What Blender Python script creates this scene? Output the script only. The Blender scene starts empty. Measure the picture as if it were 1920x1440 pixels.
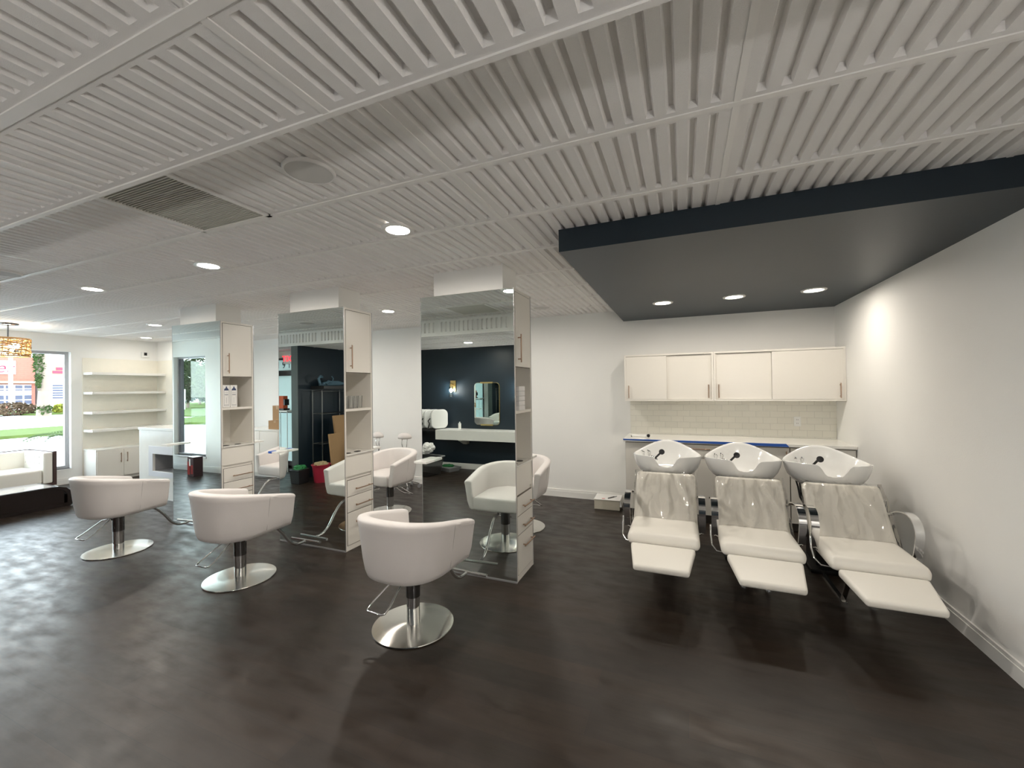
import bpy, bmesh, math, random
from math import pi, sin, cos, radians
from mathutils import Vector, Matrix
random.seed(7)
scene = bpy.context.scene
C = scene.collection
CAMH = 1.63

# ------------------------------------------------------------------ materials
MATS = {}
def nodes_of(m):
    m.use_nodes = True
    nt = m.node_tree
    return nt, nt.nodes, nt.links, nt.nodes['Principled BSDF']
def mat(name, col, rough=0.5, metal=0.0, spec=0.5, coat=0.0, bump=0.0, bscale=80.0, vary=0.0, vscale=3.0, emit=None, estr=0.0, trans=0.0, ior=1.45):
    if name in MATS: return MATS[name]
    m = bpy.data.materials.new(name); nt, N, L, P = nodes_of(m)
    P.inputs['Base Color'].default_value = (*col, 1); P.inputs['Roughness'].default_value = rough
    P.inputs['Metallic'].default_value = metal; P.inputs['Specular IOR Level'].default_value = spec
    P.inputs['Coat Weight'].default_value = coat; P.inputs['Coat Roughness'].default_value = 0.1
    P.inputs['Transmission Weight'].default_value = trans; P.inputs['IOR'].default_value = ior
    if emit:
        P.inputs['Emission Color'].default_value = (*emit, 1); P.inputs['Emission Strength'].default_value = estr
    tc = N.new('ShaderNodeTexCoord')
    if vary > 0:
        n = N.new('ShaderNodeTexNoise'); n.inputs['Scale'].default_value = vscale; n.inputs['Detail'].default_value = 5
        L.new(tc.outputs['Object'], n.inputs['Vector'])
        mx = N.new('ShaderNodeMixRGB'); mx.inputs[1].default_value = (*[c*(1-vary) for c in col], 1)
        mx.inputs[2].default_value = (*[min(1, c*(1+vary)) for c in col], 1)
        L.new(n.outputs['Fac'], mx.inputs[0]); L.new(mx.outputs[0], P.inputs['Base Color'])
    if bump > 0:
        n2 = N.new('ShaderNodeTexNoise'); n2.inputs['Scale'].default_value = bscale; n2.inputs['Detail'].default_value = 4
        L.new(tc.outputs['Object'], n2.inputs['Vector'])
        b = N.new('ShaderNodeBump'); b.inputs['Strength'].default_value = bump; b.inputs['Distance'].default_value = 0.01
        L.new(n2.outputs['Fac'], b.inputs['Height']); L.new(b.outputs['Normal'], P.inputs['Normal'])
    MATS[name] = m
    return m

M_wall = mat('white_wall_paint', (.85, .845, .82), .55, bump=.08, bscale=140, vary=.015)
M_plaster = mat('pale_wallpaper', (.82, .79, .70), .6, bump=.15, bscale=60, vary=.04, vscale=8)
M_ceil = mat('ceiling_tile_white', (.86, .845, .83), .7, bump=.25, bscale=420, vary=.03, vscale=1.5)
M_grid = mat('ceiling_grid_paint', (.88, .865, .84), .5)
M_trim = mat('trim_gloss_white', (.82, .81, .78), .35)
M_navy = mat('navy_wall_paint', (.009, .019, .029), .42, bump=.06, bscale=140, vary=.08)
M_cab = mat('cabinet_laminate', (.80, .77, .71), .28, vary=.01)
M_cabin = mat('cabinet_inside', (.66, .63, .57), .5)
M_gap = mat('shadow_gap_edge', (.16, .14, .12), .6)
M_quartz = mat('quartz_top', (.82, .81, .77), .2, vary=.03, vscale=12)
M_leather = mat('white_leather', (.72, .68, .66), .42, bump=.12, bscale=260, vary=.01)
M_leather2 = mat('cream_leather', (.83, .80, .73), .36, bump=.1, bscale=220)
M_porc = mat('porcelain', (.84, .84, .82), .08, coat=.6)
M_chrome = mat('chrome', (.78, .78, .78), .07, metal=1)
M_darkchrome = mat('dark_chrome', (.20, .20, .20), .12, metal=1)
M_bronze = mat('rose_brass_pull', (.42, .29, .21), .32, metal=1)
M_brass = mat('brass', (.62, .46, .20), .3, metal=1)
M_black = mat('black_plastic', (.012, .012, .013), .4)
M_darkwood = mat('espresso_wood', (.012, .007, .006), .25, vary=.3, vscale=9)
M_brown = mat('brown_shell_veneer', (.05, .022, .018), .35, vary=.2)
M_alu = mat('window_aluminium', (.42, .42, .43), .35, metal=.6)
M_darkframe = mat('dark_window_frame', (.05, .045, .05), .5)
M_card = mat('cardboard', (.36, .22, .11), .8, bump=.1, vary=.08)
M_tape = mat('blue_masking_tape', (.025, .10, .42), .6)
M_white = mat('white_plastic', (.8, .8, .78), .4)
M_paper = mat('white_paper', (.82, .81, .79), .7, bump=.3, bscale=15)
def lens_mat(name='lamp_lens', strength=14):
    m = bpy.data.materials.new(name); m.use_nodes = True; nt = m.node_tree; N = nt.nodes; L = nt.links
    N.remove(N['Principled BSDF']); e = N.new('ShaderNodeEmission'); e.inputs[0].default_value = (1, .93, .82, 1); e.inputs[1].default_value = strength
    t = N.new('ShaderNodeBsdfTransparent'); a = N.new('ShaderNodeAddShader')
    L.new(e.outputs[0], a.inputs[0]); L.new(t.outputs[0], a.inputs[1]); L.new(a.outputs[0], N['Material Output'].inputs['Surface'])
    return m
M_lens = lens_mat()
M_lens2 = lens_mat('bulb_glass_glow', 90)
M_red = mat('red_plastic', (.36, .02, .045), .4)
M_green = mat('green_cloth', (.02, .17, .05), .7)
M_grille = mat('vent_grey', (.62, .61, .56), .6)
M_orange = mat('orange_paper', (.62, .12, .045), .7)
M_grey = mat('grey_plastic', (.30, .30, .31), .5)
M_navyink = mat('navy_print', (.05, .075, .16), .6)
M_greyink = mat('grey_print', (.33, .34, .36), .6)
M_redink = mat('red_print', (.55, .10, .09), .6)
M_steel = mat('galvanised_wire', (.25, .25, .25), .3, metal=1)
M_bluecloth = mat('blue_grey_cloth', (.08, .15, .20), .7, bump=.3, bscale=20)

def floor_mat():
    m = bpy.data.materials.new('dark_vinyl_plank'); nt, N, L, P = nodes_of(m)
    tc = N.new('ShaderNodeTexCoord')
    br = N.new('ShaderNodeTexBrick'); br.offset = .37; br.inputs['Scale'].default_value = 1
    br.inputs['Brick Width'].default_value = 1.22; br.inputs['Row Height'].default_value = .16
    br.inputs['Mortar Size'].default_value = .0012; br.inputs['Bias'].default_value = 0
    br.inputs['Color1'].default_value = (.0135, .0088, .0056, 1); br.inputs['Color2'].default_value = (.024, .0145, .0088, 1)
    br.inputs['Mortar'].default_value = (.008, .006, .005, 1)
    L.new(tc.outputs['Object'], br.inputs['Vector'])
    mp = N.new('ShaderNodeMapping'); mp.inputs['Scale'].default_value = (1.1, 14, 1)
    L.new(tc.outputs['Object'], mp.inputs['Vector'])
    g = N.new('ShaderNodeTexNoise'); g.inputs['Scale'].default_value = 2.2; g.inputs['Detail'].default_value = 9; g.inputs['Roughness'].default_value = .65
    L.new(mp.outputs[0], g.inputs['Vector'])
    mx = N.new('ShaderNodeMixRGB'); mx.blend_type = 'OVERLAY'; mx.inputs[0].default_value = .55
    L.new(br.outputs['Color'], mx.inputs[1]); L.new(g.outputs['Fac'], mx.inputs[2])
    L.new(mx.outputs[0], P.inputs['Base Color'])
    s = N.new('ShaderNodeTexNoise'); s.inputs['Scale'].default_value = 5; s.inputs['Detail'].default_value = 6
    mp2 = N.new('ShaderNodeMapping'); mp2.inputs['Scale'].default_value = (1, 2.2, 1)
    L.new(tc.outputs['Object'], mp2.inputs['Vector']); L.new(mp2.outputs[0], s.inputs['Vector'])
    r = N.new('ShaderNodeMapRange'); r.inputs['From Min'].default_value = .3; r.inputs['From Max'].default_value = .7
    r.inputs['To Min'].default_value = .29; r.inputs['To Max'].default_value = .50
    L.new(s.outputs['Fac'], r.inputs['Value']); L.new(r.outputs[0], P.inputs['Roughness'])
    b = N.new('ShaderNodeBump'); b.inputs['Strength'].default_value = .12; b.inputs['Distance'].default_value = .004
    L.new(g.outputs['Fac'], b.inputs['Height']); L.new(b.outputs['Normal'], P.inputs['Normal'])
    P.inputs['Specular IOR Level'].default_value = .45
    return m
M_floor = floor_mat()
def disc_mat():
    m = bpy.data.materials.new('brushed_steel_disc'); nt, N, L, P = nodes_of(m)
    P.inputs['Base Color'].default_value = (.66, .65, .61, 1); P.inputs['Metallic'].default_value = 1
    P.inputs['Roughness'].default_value = .14; P.inputs['Anisotropic'].default_value = .95
    t = N.new('ShaderNodeTangent'); t.direction_type = 'RADIAL'; t.axis = 'Z'
    L.new(t.outputs[0], P.inputs['Tangent'])
    return m
M_disc = disc_mat()
def tile_mat(name, col, w, h, mort, axis='XZ'):
    m = bpy.data.materials.new(name); nt, N, L, P = nodes_of(m)
    tc = N.new('ShaderNodeTexCoord'); sp = N.new('ShaderNodeSeparateXYZ'); cb = N.new('ShaderNodeCombineXYZ')
    L.new(tc.outputs['Object'], sp.inputs[0])
    L.new(sp.outputs[0 if axis[0] == 'X' else 1], cb.inputs[0]); L.new(sp.outputs[2], cb.inputs[1])
    br = N.new('ShaderNodeTexBrick'); br.inputs['Scale'].default_value = 1; br.inputs['Brick Width'].default_value = w
    br.inputs['Row Height'].default_value = h; br.inputs['Mortar Size'].default_value = mort
    br.inputs['Color1'].default_value = (*col, 1); br.inputs['Color2'].default_value = (*[c*.95 for c in col], 1)
    br.inputs['Mortar'].default_value = (*[c*.78 for c in col], 1)
    L.new(cb.outputs[0], br.inputs['Vector']); L.new(br.outputs['Color'], P.inputs['Base Color'])
    P.inputs['Roughness'].default_value = .2
    b = N.new('ShaderNodeBump'); b.invert = True; b.inputs['Strength'].default_value = .4; b.inputs['Distance'].default_value = .003
    L.new(br.outputs['Fac'], b.inputs['Height']); L.new(b.outputs['Normal'], P.inputs['Normal'])
    return m
M_subway = tile_mat('subway_tile', (.80, .78, .70), .152, .076, .002)
M_brick = tile_mat('red_brick', (.33, .12, .085), .6, .25, .02, 'YZ'); M_brick.node_tree.nodes['Principled BSDF'].inputs['Roughness'].default_value = .9
def mirror_mat():
    m = bpy.data.materials.new('mirror_silver'); nt, N, L, P = nodes_of(m)
    P.inputs['Base Color'].default_value = (.80, .865, .84, 1); P.inputs['Metallic'].default_value = 1; P.inputs['Roughness'].default_value = 0.0
    return m
M_mirror = mirror_mat()
def thin_glass(name, tint=(1, 1, 1), refl=.08, rough=0.0, wrinkle=0.0, top=.8):
    m = bpy.data.materials.new(name); m.use_nodes = True; nt = m.node_tree; N = nt.nodes; L = nt.links
    N.remove(N['Principled BSDF']); out = N['Material Output']
    t = N.new('ShaderNodeBsdfTransparent'); t.inputs[0].default_value = (*tint, 1)
    g = N.new('ShaderNodeBsdfGlossy'); g.inputs['Roughness'].default_value = rough
    mx = N.new('ShaderNodeMixShader'); lw = N.new('ShaderNodeLayerWeight'); lw.inputs['Blend'].default_value = .25
    mr = N.new('ShaderNodeMapRange'); mr.inputs['To Min'].default_value = refl; mr.inputs['To Max'].default_value = top
    L.new(lw.outputs['Fresnel'], mr.inputs['Value']); L.new(mr.outputs[0], mx.inputs[0])
    L.new(t.outputs[0], mx.inputs[1]); L.new(g.outputs[0], mx.inputs[2]); L.new(mx.outputs[0], out.inputs['Surface'])
    if wrinkle:
        tc = N.new('ShaderNodeTexCoord'); n = N.new('ShaderNodeTexNoise'); n.inputs['Scale'].default_value = 4; n.inputs['Detail'].default_value = 1.5
        n.inputs['Distortion'].default_value = .6
        mp = N.new('ShaderNodeMapping'); mp.inputs['Scale'].default_value = (2.2, 1, .8)
        L.new(tc.outputs['Object'], mp.inputs[0]); L.new(mp.outputs[0], n.inputs['Vector'])
        b = N.new('ShaderNodeBump'); b.inputs['Strength'].default_value = 1; b.inputs['Distance'].default_value = wrinkle
        L.new(n.outputs['Fac'], b.inputs['Height']); L.new(b.outputs['Normal'], g.inputs['Normal'])
        L.new(b.outputs['Normal'], lw.inputs['Normal'])
    return m
M_glass = thin_glass('window_glass', (.97, 1, .98), .01, top=.12)
M_tumbler = thin_glass('tumbler_glass', (.985, .99, .99), .12)
M_film = thin_glass('clear_plastic_film', (.99, .985, .975), .07, .06, wrinkle=.07)
M_tub = thin_glass('translucent_tub', (.55, .56, .56), .15, .3)
def frosted():
    m = bpy.data.materials.new('frosted_glass'); m.use_nodes = True; nt = m.node_tree; N = nt.nodes; L = nt.links
    N.remove(N['Principled BSDF']); out = N['Material Output']
    t = N.new('ShaderNodeBsdfTranslucent'); t.inputs[0].default_value = (.68, .76, .74, 1)
    d = N.new('ShaderNodeBsdfDiffuse'); d.inputs[0].default_value = (.70, .77, .75, 1)
    mx = N.new('ShaderNodeMixShader'); mx.inputs[0].default_value = .5
    L.new(t.outputs[0], mx.inputs[1]); L.new(d.outputs[0], mx.inputs[2]); L.new(mx.outputs[0], out.inputs['Surface'])
    return m
M_frost = frosted()
# outside
M_asph = mat('pale_road', (.55, .54, .53), .9, vary=.1)
M_conc = mat('pale_pavement', (.50, .49, .46), .9, vary=.06)
M_grass = mat('lawn', (.07, .095, .024), .95, vary=.35, vscale=2, bump=.5, bscale=30, spec=.1)
M_leaf = mat('leaf_green', (.032, .055, .015), .7, vary=.4, vscale=2, spec=.1)
M_leafy = mat('yellow_leaf', (.19, .19, .03), .7, vary=.3, vscale=3, spec=.1)
M_leafb = mat('bronze_leaf', (.10, .065, .04), .8, vary=.3, vscale=3, spec=.1)
M_bark = mat('palm_bark', (.22, .17, .13), .9, bump=.6, bscale=12, vary=.25)
M_stucco = mat('white_stucco', (.72, .70, .68), .9)
M_shutter = mat('window_grey_glass', (.05, .055, .09), .3)
M_sign = mat('sign_white', (.8, .8, .8), .5)
M_signred = mat('sign_red_letters', (.45, .02, .05), .5)
M_tan = mat('tan_panel', (.26, .21, .14), .7)

# ------------------------------------------------------------------ mesh helpers
class MB:
    def __init__(s): s.bm = bmesh.new(); s.mats = []
    def mi(s, m):
        if m is None: return 0
        if m not in s.mats: s.mats.append(m)
        return s.mats.index(m)
    def _f(s, vs, m=None, smooth=False):
        try: f = s.bm.faces.new(vs)
        except ValueError: return None
        f.material_index = s.mi(m); f.smooth = smooth
        return f
    def box(s, x0, x1, y0, y1, z0, z1, m=None, bev=0.0, M=None, seg=2):
        b = bmesh.new()
        bmesh.ops.create_cube(b, size=1)
        for v in b.verts:
            v.co = Vector(((x0+x1)/2+v.co.x*(x1-x0), (y0+y1)/2+v.co.y*(y1-y0), (z0+z1)/2+v.co.z*(z1-z0)))
        if bev > 0:
            bmesh.ops.bevel(b, geom=b.edges[:], offset=bev, segments=seg, profile=.5, affect='EDGES')
        s.merge(b, m, M, smooth=False)
        return s
    def merge(s, b, m=None, M=None, smooth=None):
        idx = s.mi(m); mp = {}
        for v in b.verts: mp[v] = s.bm.verts.new(M @ v.co if M else v.co)
        for f in b.faces:
            try: nf = s.bm.faces.new([mp[v] for v in f.verts])
            except ValueError: continue
            nf.material_index = idx; nf.smooth = f.smooth if smooth is None else smooth
        b.free()
    def hexa(s, pts, m=None, bev=0.0, seg=3, smooth=False):
        # pts: 4 bottom (ccw) then 4 top
        b = bmesh.new(); v = [b.verts.new(p) for p in pts]
        for q in ((3, 2, 1, 0), (4, 5, 6, 7), (0, 1, 5, 4), (1, 2, 6, 5), (2, 3, 7, 6), (3, 0, 4, 7)): b.faces.new([v[i] for i in q])
        if bev > 0: bmesh.ops.bevel(b, geom=b.edges[:], offset=bev, segments=seg, profile=.5, affect='EDGES')
        s.merge(b, m, smooth=smooth); return s
    def lathe(s, prof, cx=0, cy=0, cz=0, n=32, m=None, smooth=True, M=None, caps=True):
        rings = []
        for r, z in prof:
            ring = []
            for i in range(n):
                a = 2*pi*i/n; p = Vector((cx+r*cos(a), cy+r*sin(a), cz+z))
                ring.append(s.bm.verts.new(M @ p if M else p))
            rings.append(ring)
        for a, b in zip(rings, rings[1:]):
            for i in range(n): s._f([a[i], a[(i+1) % n], b[(i+1) % n], b[i]], m, smooth)
        if caps:
            s._f(rings[0][::-1], m); s._f(rings[-1], m)
        return s
    def cyl(s, p0, p1, r, m=None, n=16, r1=None): return s.tube([p0, p1], r, m, n, r1=r1)
    def tube(s, pts, r, m=None, n=10, closed=False, r1=None, flat=None):
        pts = [Vector(p) for p in pts]; K = len(pts); rings = []
        up = None
        for i, p in enumerate(pts):
            if closed: d = (pts[(i+1) % K]-pts[i-1])
            else: d = pts[min(i+1, K-1)]-pts[max(i-1, 0)]
            d.normalize()
            if up is None:
                a = Vector((0, 0, 1)) if abs(d.z) < .9 else Vector((1, 0, 0))
            else: a = up
            u = a-d*a.dot(d)
            if u.length < 1e-4: u = Vector((1, 0, 0))-d*d.x
            u.normalize(); v = d.cross(u); up = u
            rr = r if r1 is None else r+(r1-r)*i/(K-1)
            ring = []
            if flat:
                w, t = flat
                hx = Vector((1, 0, 0)); hn = d.cross(hx).normalized()
                for sx, st in ((-1, -1), (1, -1), (1, 1), (-1, 1)): ring.append(s.bm.verts.new(p+hx*sx*w/2+hn*st*t/2))
            else:
                for k in range(n):
                    a_ = 2*pi*k/n; ring.append(s.bm.verts.new(p+u*cos(a_)*rr+v*sin(a_)*rr))
            rings.append(ring)
        nn = 4 if flat else n
        for i in range(K if closed else K-1):
            a, b = rings[i], rings[(i+1) % K]
            for k in range(nn): s._f([a[k], a[(k+1) % nn], b[(k+1) % nn], b[k]], m, not flat)
        if not closed: s._f(rings[0][::-1], m); s._f(rings[-1], m)
        return s
    def prism(s, poly, z0, z1, m=None, M=None, bev=0.0, smooth=False):
        b = bmesh.new(); lo = [b.verts.new((x, y, z0)) for x, y in poly]; hi = [b.verts.new((x, y, z1)) for x, y in poly]
        n = len(poly)
        b.faces.new(lo[::-1]); b.faces.new(hi)
        for i in range(n):
            f = b.faces.new([lo[i], lo[(i+1) % n], hi[(i+1) % n], hi[i]]); f.smooth = smooth
        bmesh.ops.recalc_face_normals(b, faces=b.faces[:])
        if bev > 0:
            es = [e for e in b.edges if abs(e.verts[0].co.z-e.verts[1].co.z) < 1e-6]
            bmesh.ops.bevel(b, geom=es, offset=bev, segments=3, profile=.5, affect='EDGES')
            for f in b.faces: f.smooth = smooth and len(f.verts) <= 4
        s.merge(b, m, M); return s
    def quad(s, pts, m=None): s._f([s.bm.verts.new(p) for p in pts], m); return s
    def sphere(s, c, r, m=None, seg=20, sc=(1, 1, 1), M=None):
        b = bmesh.new(); bmesh.ops.create_uvsphere(b, u_segments=seg, v_segments=seg//2, radius=r)
        for v in b.verts: v.co = Vector((v.co.x*sc[0]+c[0], v.co.y*sc[1]+c[1], v.co.z*sc[2]+c[2]))
        s.merge(b, m, M, smooth=True); return s
    def build(s, name, material=None, parent=None, subsurf=0, recalc=True, auto=False):
        if recalc: bmesh.ops.recalc_face_normals(s.bm, faces=s.bm.faces[:])
        for e in s.bm.edges:
            if len(e.link_faces) == 2 and e.calc_face_angle(0) > .85: e.smooth = False
        me = bpy.data.meshes.new(name); s.bm.to_mesh(me); s.bm.free()
        if s.mats and material is None:
            for m in s.mats: me.materials.append(m)
        else: me.materials.append(material)
        o = bpy.data.objects.new(name, me); C.objects.link(o)
        if parent is not None:
            o.parent = parent
        if subsurf:
            md = o.modifiers.new('subd', 'SUBSURF'); md.levels = subsurf; md.render_levels = subsurf
        return o

def tag(o, label=None, cat=None, group=None, kind=None):
    if label: o['label'] = label
    if cat: o['category'] = cat
    if group: o['group'] = group
    if kind: o['kind'] = kind
    return o
def thing(name, label, cat, loc=(0, 0, 0), rz=0, group=None):
    o = bpy.data.objects.new(name, None); C.objects.link(o); o.location = loc; o.rotation_euler = (0, 0, rz)
    o.empty_display_size = .1
    return tag(o, label, cat, group)
def struct(o, label=None): return tag(o, label, None, None, 'structure')
def kids(o): return [c for c in C.objects if c.parent == o]
def dup(root, loc, rz=None, label=None, group=None):
    r = root.copy(); C.objects.link(r); r.location = loc
    if rz is not None: r.rotation_euler = (0, 0, rz)
    if label: r['label'] = label
    if group: r['group'] = group
    for ch in kids(root):
        c = ch.copy(); C.objects.link(c); c.parent = r
        for g in kids(ch):
            d = g.copy(); C.objects.link(d); d.parent = c
    return r
def text_mesh(body, size, name, m, M, parent=None, shear=0.0, depth=.002):
    cu = bpy.data.curves.new(name, 'FONT'); cu.body = body; cu.size = size; cu.extrude = depth; cu.align_x = 'CENTER'; cu.align_y = 'CENTER'; cu.shear = shear
    t = bpy.data.objects.new(name+'_tmp', cu); C.objects.link(t)
    bpy.context.view_layer.update()
    me = bpy.data.meshes.new_from_object(t.evaluated_get(bpy.context.evaluated_depsgraph_get()))
    bpy.data.objects.remove(t)
    me.transform(M); me.materials.clear(); me.materials.append(m)
    o = bpy.data.objects.new(name, me); C.objects.link(o)
    if parent: o.parent = parent
    return o

# ------------------------------------------------------------------ room dimensions
XL, XR, YB, YN = -10.25, 1.66, 5.95, -.97
ZC, ZL = 2.68, 2.44          # main ceiling, lower ceiling
YD = .92                     # where the ceiling steps down
XP0, XP1 = -6.62, -6.46      # navy partition

fl = MB(); fl.box(XL-.3, XR+.2, YN-.2, YB+.2, -.1, 0); struct(fl.build('floor', M_floor))

# walls
w = MB(); w.box(-8.9, XR+.2, YB, YB+.15, 0, ZC+.1); struct(w.build('wall_back', M_wall))
w = MB(); w.box(XL-.1, -8.9, 5.22, YB+.15, 0, ZC+.1); struct(w.build('wall_back_left', M_wall))
w = MB(); w.box(XR, XR+.15, YN-.15, YB, 0, ZC+.1); struct(w.build('wall_right', M_wall))
w = MB(); w.box(XP1, XR, YN-.15, YN, 0, ZC+.1); struct(w.build('wall_front_navy', M_navy))
w = MB(); w.box(XP0, XP1, YN-.15, YD-.001, 0, ZL+.02, M_navy)
struct(w.build('wall_partition'))
w = MB(); w.box(XP0-.002, XP1+.002, YD-.002, YD+.004, .13, ZL-.008); struct(w.build('wall_partition_end', mat('partition_end_grey', (.05, .065, .06), .5)))  # end face toned greyer and lighter than the navy sides
# left wall with big window
WY0, WY1, WZ0, WZ1 = 1.25, 3.88, .27, 2.375
w = MB()
w.box(XL-.18, XL, .85, WY0, 0, ZC+.1); w.box(XL-.18, XL, WY1, 5.3, 0, ZC+.1)
w.box(XL-.18, XL, WY0, WY1, 0, WZ0); w.box(XL-.18, XL, WY0, WY1, WZ1, ZC+.1)
struct(w.build('wall_left', M_wall))
# front facade piece with window seen in the left mirror
FX0, FX1, FZ0, FZ1 = -10.0, -8.95, .30, 2.36
w = MB(); YF = 1.0
w.box(XL-.18, FX0, YF-.2, YF, 0, ZC+.1); w.box(FX1, -8.36, YF-.2, YF, 0, ZC+.1)
w.box(FX0, FX1, YF-.2, YF, 0, FZ0); w.box(FX0, FX1, YF-.2, YF, FZ1, ZC+.1)
struct(w.build('wall_front_left', M_wall))
M_greygreen = mat('return_wall_shade', (.16, .19, .17), .6)  # grey-green colour stands in for shade on the unlit return
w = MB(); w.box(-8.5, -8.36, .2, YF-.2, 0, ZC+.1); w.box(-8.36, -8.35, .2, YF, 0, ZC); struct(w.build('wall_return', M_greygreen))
# entry wall around the door
DX0, DX1, DY = -8.3, -7.15, .2
w = MB()
w.box(-8.5, DX0, DY-.15, DY, 0, ZL+.1); w.box(DX1, XP0, DY-.15, DY, 0, ZL+.1)
w.box(DX0, DX1, DY-.15, DY, 2.30, ZL+.1)
struct(w.build('wall_entry', M_wall))

# ceilings: grooved tiles
def tile(mb, x0, x1, y0, y1, z, T=None, ng=None, clip=None):
    """one ceiling tile with recessed grooves along y, face pointing down (-z)"""
    bm = mb.bm
    def P(x, y, zz): 
        p = Vector((x, y, zz)); return bm.verts.new(T @ p if T else p)
    W = x1-x0; n = ng or max(1, int(round((W-.05)/.0762)))
    pit = (W-.07)/n if W > .3 else W/n; off = (W-pit*n)/2
    gw = .034; gd = .023; e = .035; sl = .008
    if y1-y0 < .14: n = 0
    xs = x0
    def Q(*v): mb._f(list(v), None)
    for k in range(n):
        c = x0+off+pit*(k+.5); a, b = c-gw/2, c+gw/2
        Q(P(xs, y0, z), P(a, y0, z), P(a, y1, z), P(xs, y1, z))
        ya, yb = y0+e, y1-e
        Q(P(a, y0, z), P(b, y0, z), P(b, ya, z), P(a, ya, z))
        Q(P(a, yb, z), P(b, yb, z), P(b, y1, z), P(a, y1, z))
        t = z+gd
        a2, b2, ya2, yb2 = a+sl, b-sl, ya+sl*1.6, yb-sl*1.6
        Q(P(a2, ya2, t), P(b2, ya2, t), P(b2, yb2, t), P(a2, yb2, t))
        Q(P(a, ya, z), P(a2, ya2, t), P(a2, yb2, t), P(a, yb, z))
        Q(P(b, ya, z), P(b, yb, z), P(b2, yb2, t), P(b2, ya2, t))
        Q(P(a, ya, z), P(b, ya, z), P(b2, ya2, t), P(a2, ya2, t))
        Q(P(a, yb, z), P(a2, yb2, t), P(b2, yb2, t), P(b, yb, z))
        xs = b
    Q(P(xs, y0, z), P(x1, y0, z), P(x1, y1, z), P(xs, y1, z))
ys = [YD, 1.13, 1.745, 2.36, 2.975, 3.61, 4.22, 4.83, 5.44, YB]
xn = []
x = -1.027
while x > XL-1.3: x -= 1.229
while x < XR: xn.append(x); x += 1.229
xn.append(x)
VX0, VX1 = -2.89, -2.265
mb = MB(); gb = MB()
for r, (y0, y1) in enumerate(zip(ys, ys[1:])):
    for a, b in zip(xn, xn[1:]):
        if r == 0: a -= .2; b -= .2
        aa, bb = max(a, XL), min(b, XR)
        if r == 0 and b+1.2 > XR+1.0: bb = XR
        if bb-aa < .02: continue
        if r == 1 and a < VX0-.1 and b > VX1-.3 and b < VX1+.4:
            tile(mb, aa, VX0, y0, y1, ZC); 
            continue
        tile(mb, aa, bb, y0, y1, ZC)
        gb.box(bb-.012, bb+.012, y0, y1, ZC-.004, ZC+.001)
    gb.box(XL, XR, y1-.013, y1+.013, ZC-.005, ZC+.001) if y1 < YB else None
gb.box(VX0-.018, VX0+.012, 1.13, 1.745, ZC-.006, ZC+.001)
# lid above the tiles
struct(mb.build('ceiling', M_ceil, recalc=False))
for f in (C.objects['ceiling'].data.polygons): pass
lid = MB(); lid.box(XL-.2, XR+.2, YD-.03, YB+.1, ZC+.03, ZC+.1); lid.box(XL-.2, XR+.2, YN-.15, YD-.05, ZL+.03, ZC+.1)
struct(lid.build('ceiling_slab', M_ceil))
# lower ceiling
ml = MB(); yl = [YN, -.665, -.055, .555, YD]
for y0, y1 in zip(yl, yl[1:]):
    for a, b in zip(xn, xn[1:]):
        aa, bb = max(a+.077, -8.36), min(b+.077, XR)
        if bb-aa < .05: continue
        tile(ml, aa, bb, y0, y1, ZL)
        gb.box(bb-.012, bb+.012, y0, y1, ZL-.004, ZL+.001)
    if y1 < YD: gb.box(-8.36, XR, y1-.016, y1+.016, ZL-.005, ZL+.001)
struct(ml.build('ceiling_low', M_ceil, recalc=False))
# ribbed drop between both ceilings (faces +y)
mf = MB()
Tm = Matrix(((1, 0, 0, 0), (0, 0, -1, YD), (0, 1, 0, ZL), (0, 0, 0, 1)))   # local (x,y,z)->(x, YD - z, ZL + y)
for a, b in zip(xn, xn[1:]):
    aa, bb = max(a, -8.36), min(b, XR)
    if bb-aa < .05: continue
    tile(mf, aa, bb, .012, ZC-ZL, 0, T=Tm)
struct(mf.build('ceiling_drop', M_ceil, recalc=False))
gb.box(-8.36, XR, YD-.012, YD+.006, ZL-.006, ZL+.012)
struct(gb.build('trim_1', M_grid), None)
# baseboards
bb_ = MB(); H = .105
def base(m, x0, x1, y0, y1): m.box(x0, x1, y0, y1, 0, H-.02); 
def baseb(name, x0, x1, y0, y1, thin, m=M_trim):
    b = MB(); b.box(x0, x1, y0, y1, 0, .085)
    dx = .005 if thin == 'x' else 0; dy = .005 if thin == 'y' else 0
    b.box(x0+dx, x1-dx, y0+dy, y1-dy, .085, .11)
    return struct(b.build(name, m))
baseb('baseboard_right', XR-.018, XR+.004, YN, 5.3, 'x')
baseb('baseboard_back', -8.9, -.69, YB-.018, YB+.004, 'y')
baseb('baseboard_front', XP1, XR, YN-.004, YN+.018, 'y')
baseb('baseboard_left', XL-.004, XL+.02, 1.0, 3.93, 'x')
baseb('baseboard_facade', XL, -8.36, YF-.004, YF+.018, 'y')
b = MB(); b.box(XP0-.018, XP1+.018, YD-.02, YD+.02, 0, .13); b.box(XP1-.004, XP1+.018, .75, YD-.02, 0, .13); struct(b.build('baseboard_partition', M_trim))
# soffit over the wash area
SX, SY, SZ = -.755, 2.68, 2.53
s = MB(); s.box(SX, XR, SY, YB, SZ, ZC-.0005); struct(s.build('ceiling_soffit', M_navy))
# drywall column heads
for nm, cx in (('right', -1.755), ('middle', -3.59), ('left', -5.52)):
    b = MB(); b.box(cx-.345, cx+.345, 3.235, 3.54, 2.40, ZC+.02); struct(b.build('wall_column_'+nm, M_wall))

# pale wallpaper panel around niche shelves
b = MB(); b.box(XL, XL+.012, 4.03, 5.22, .11, 2.28); b.box(XL, -8.9, 5.205, 5.22, .11, 2.28)
struct(b.build('wall_left_panel', M_plaster))

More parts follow.
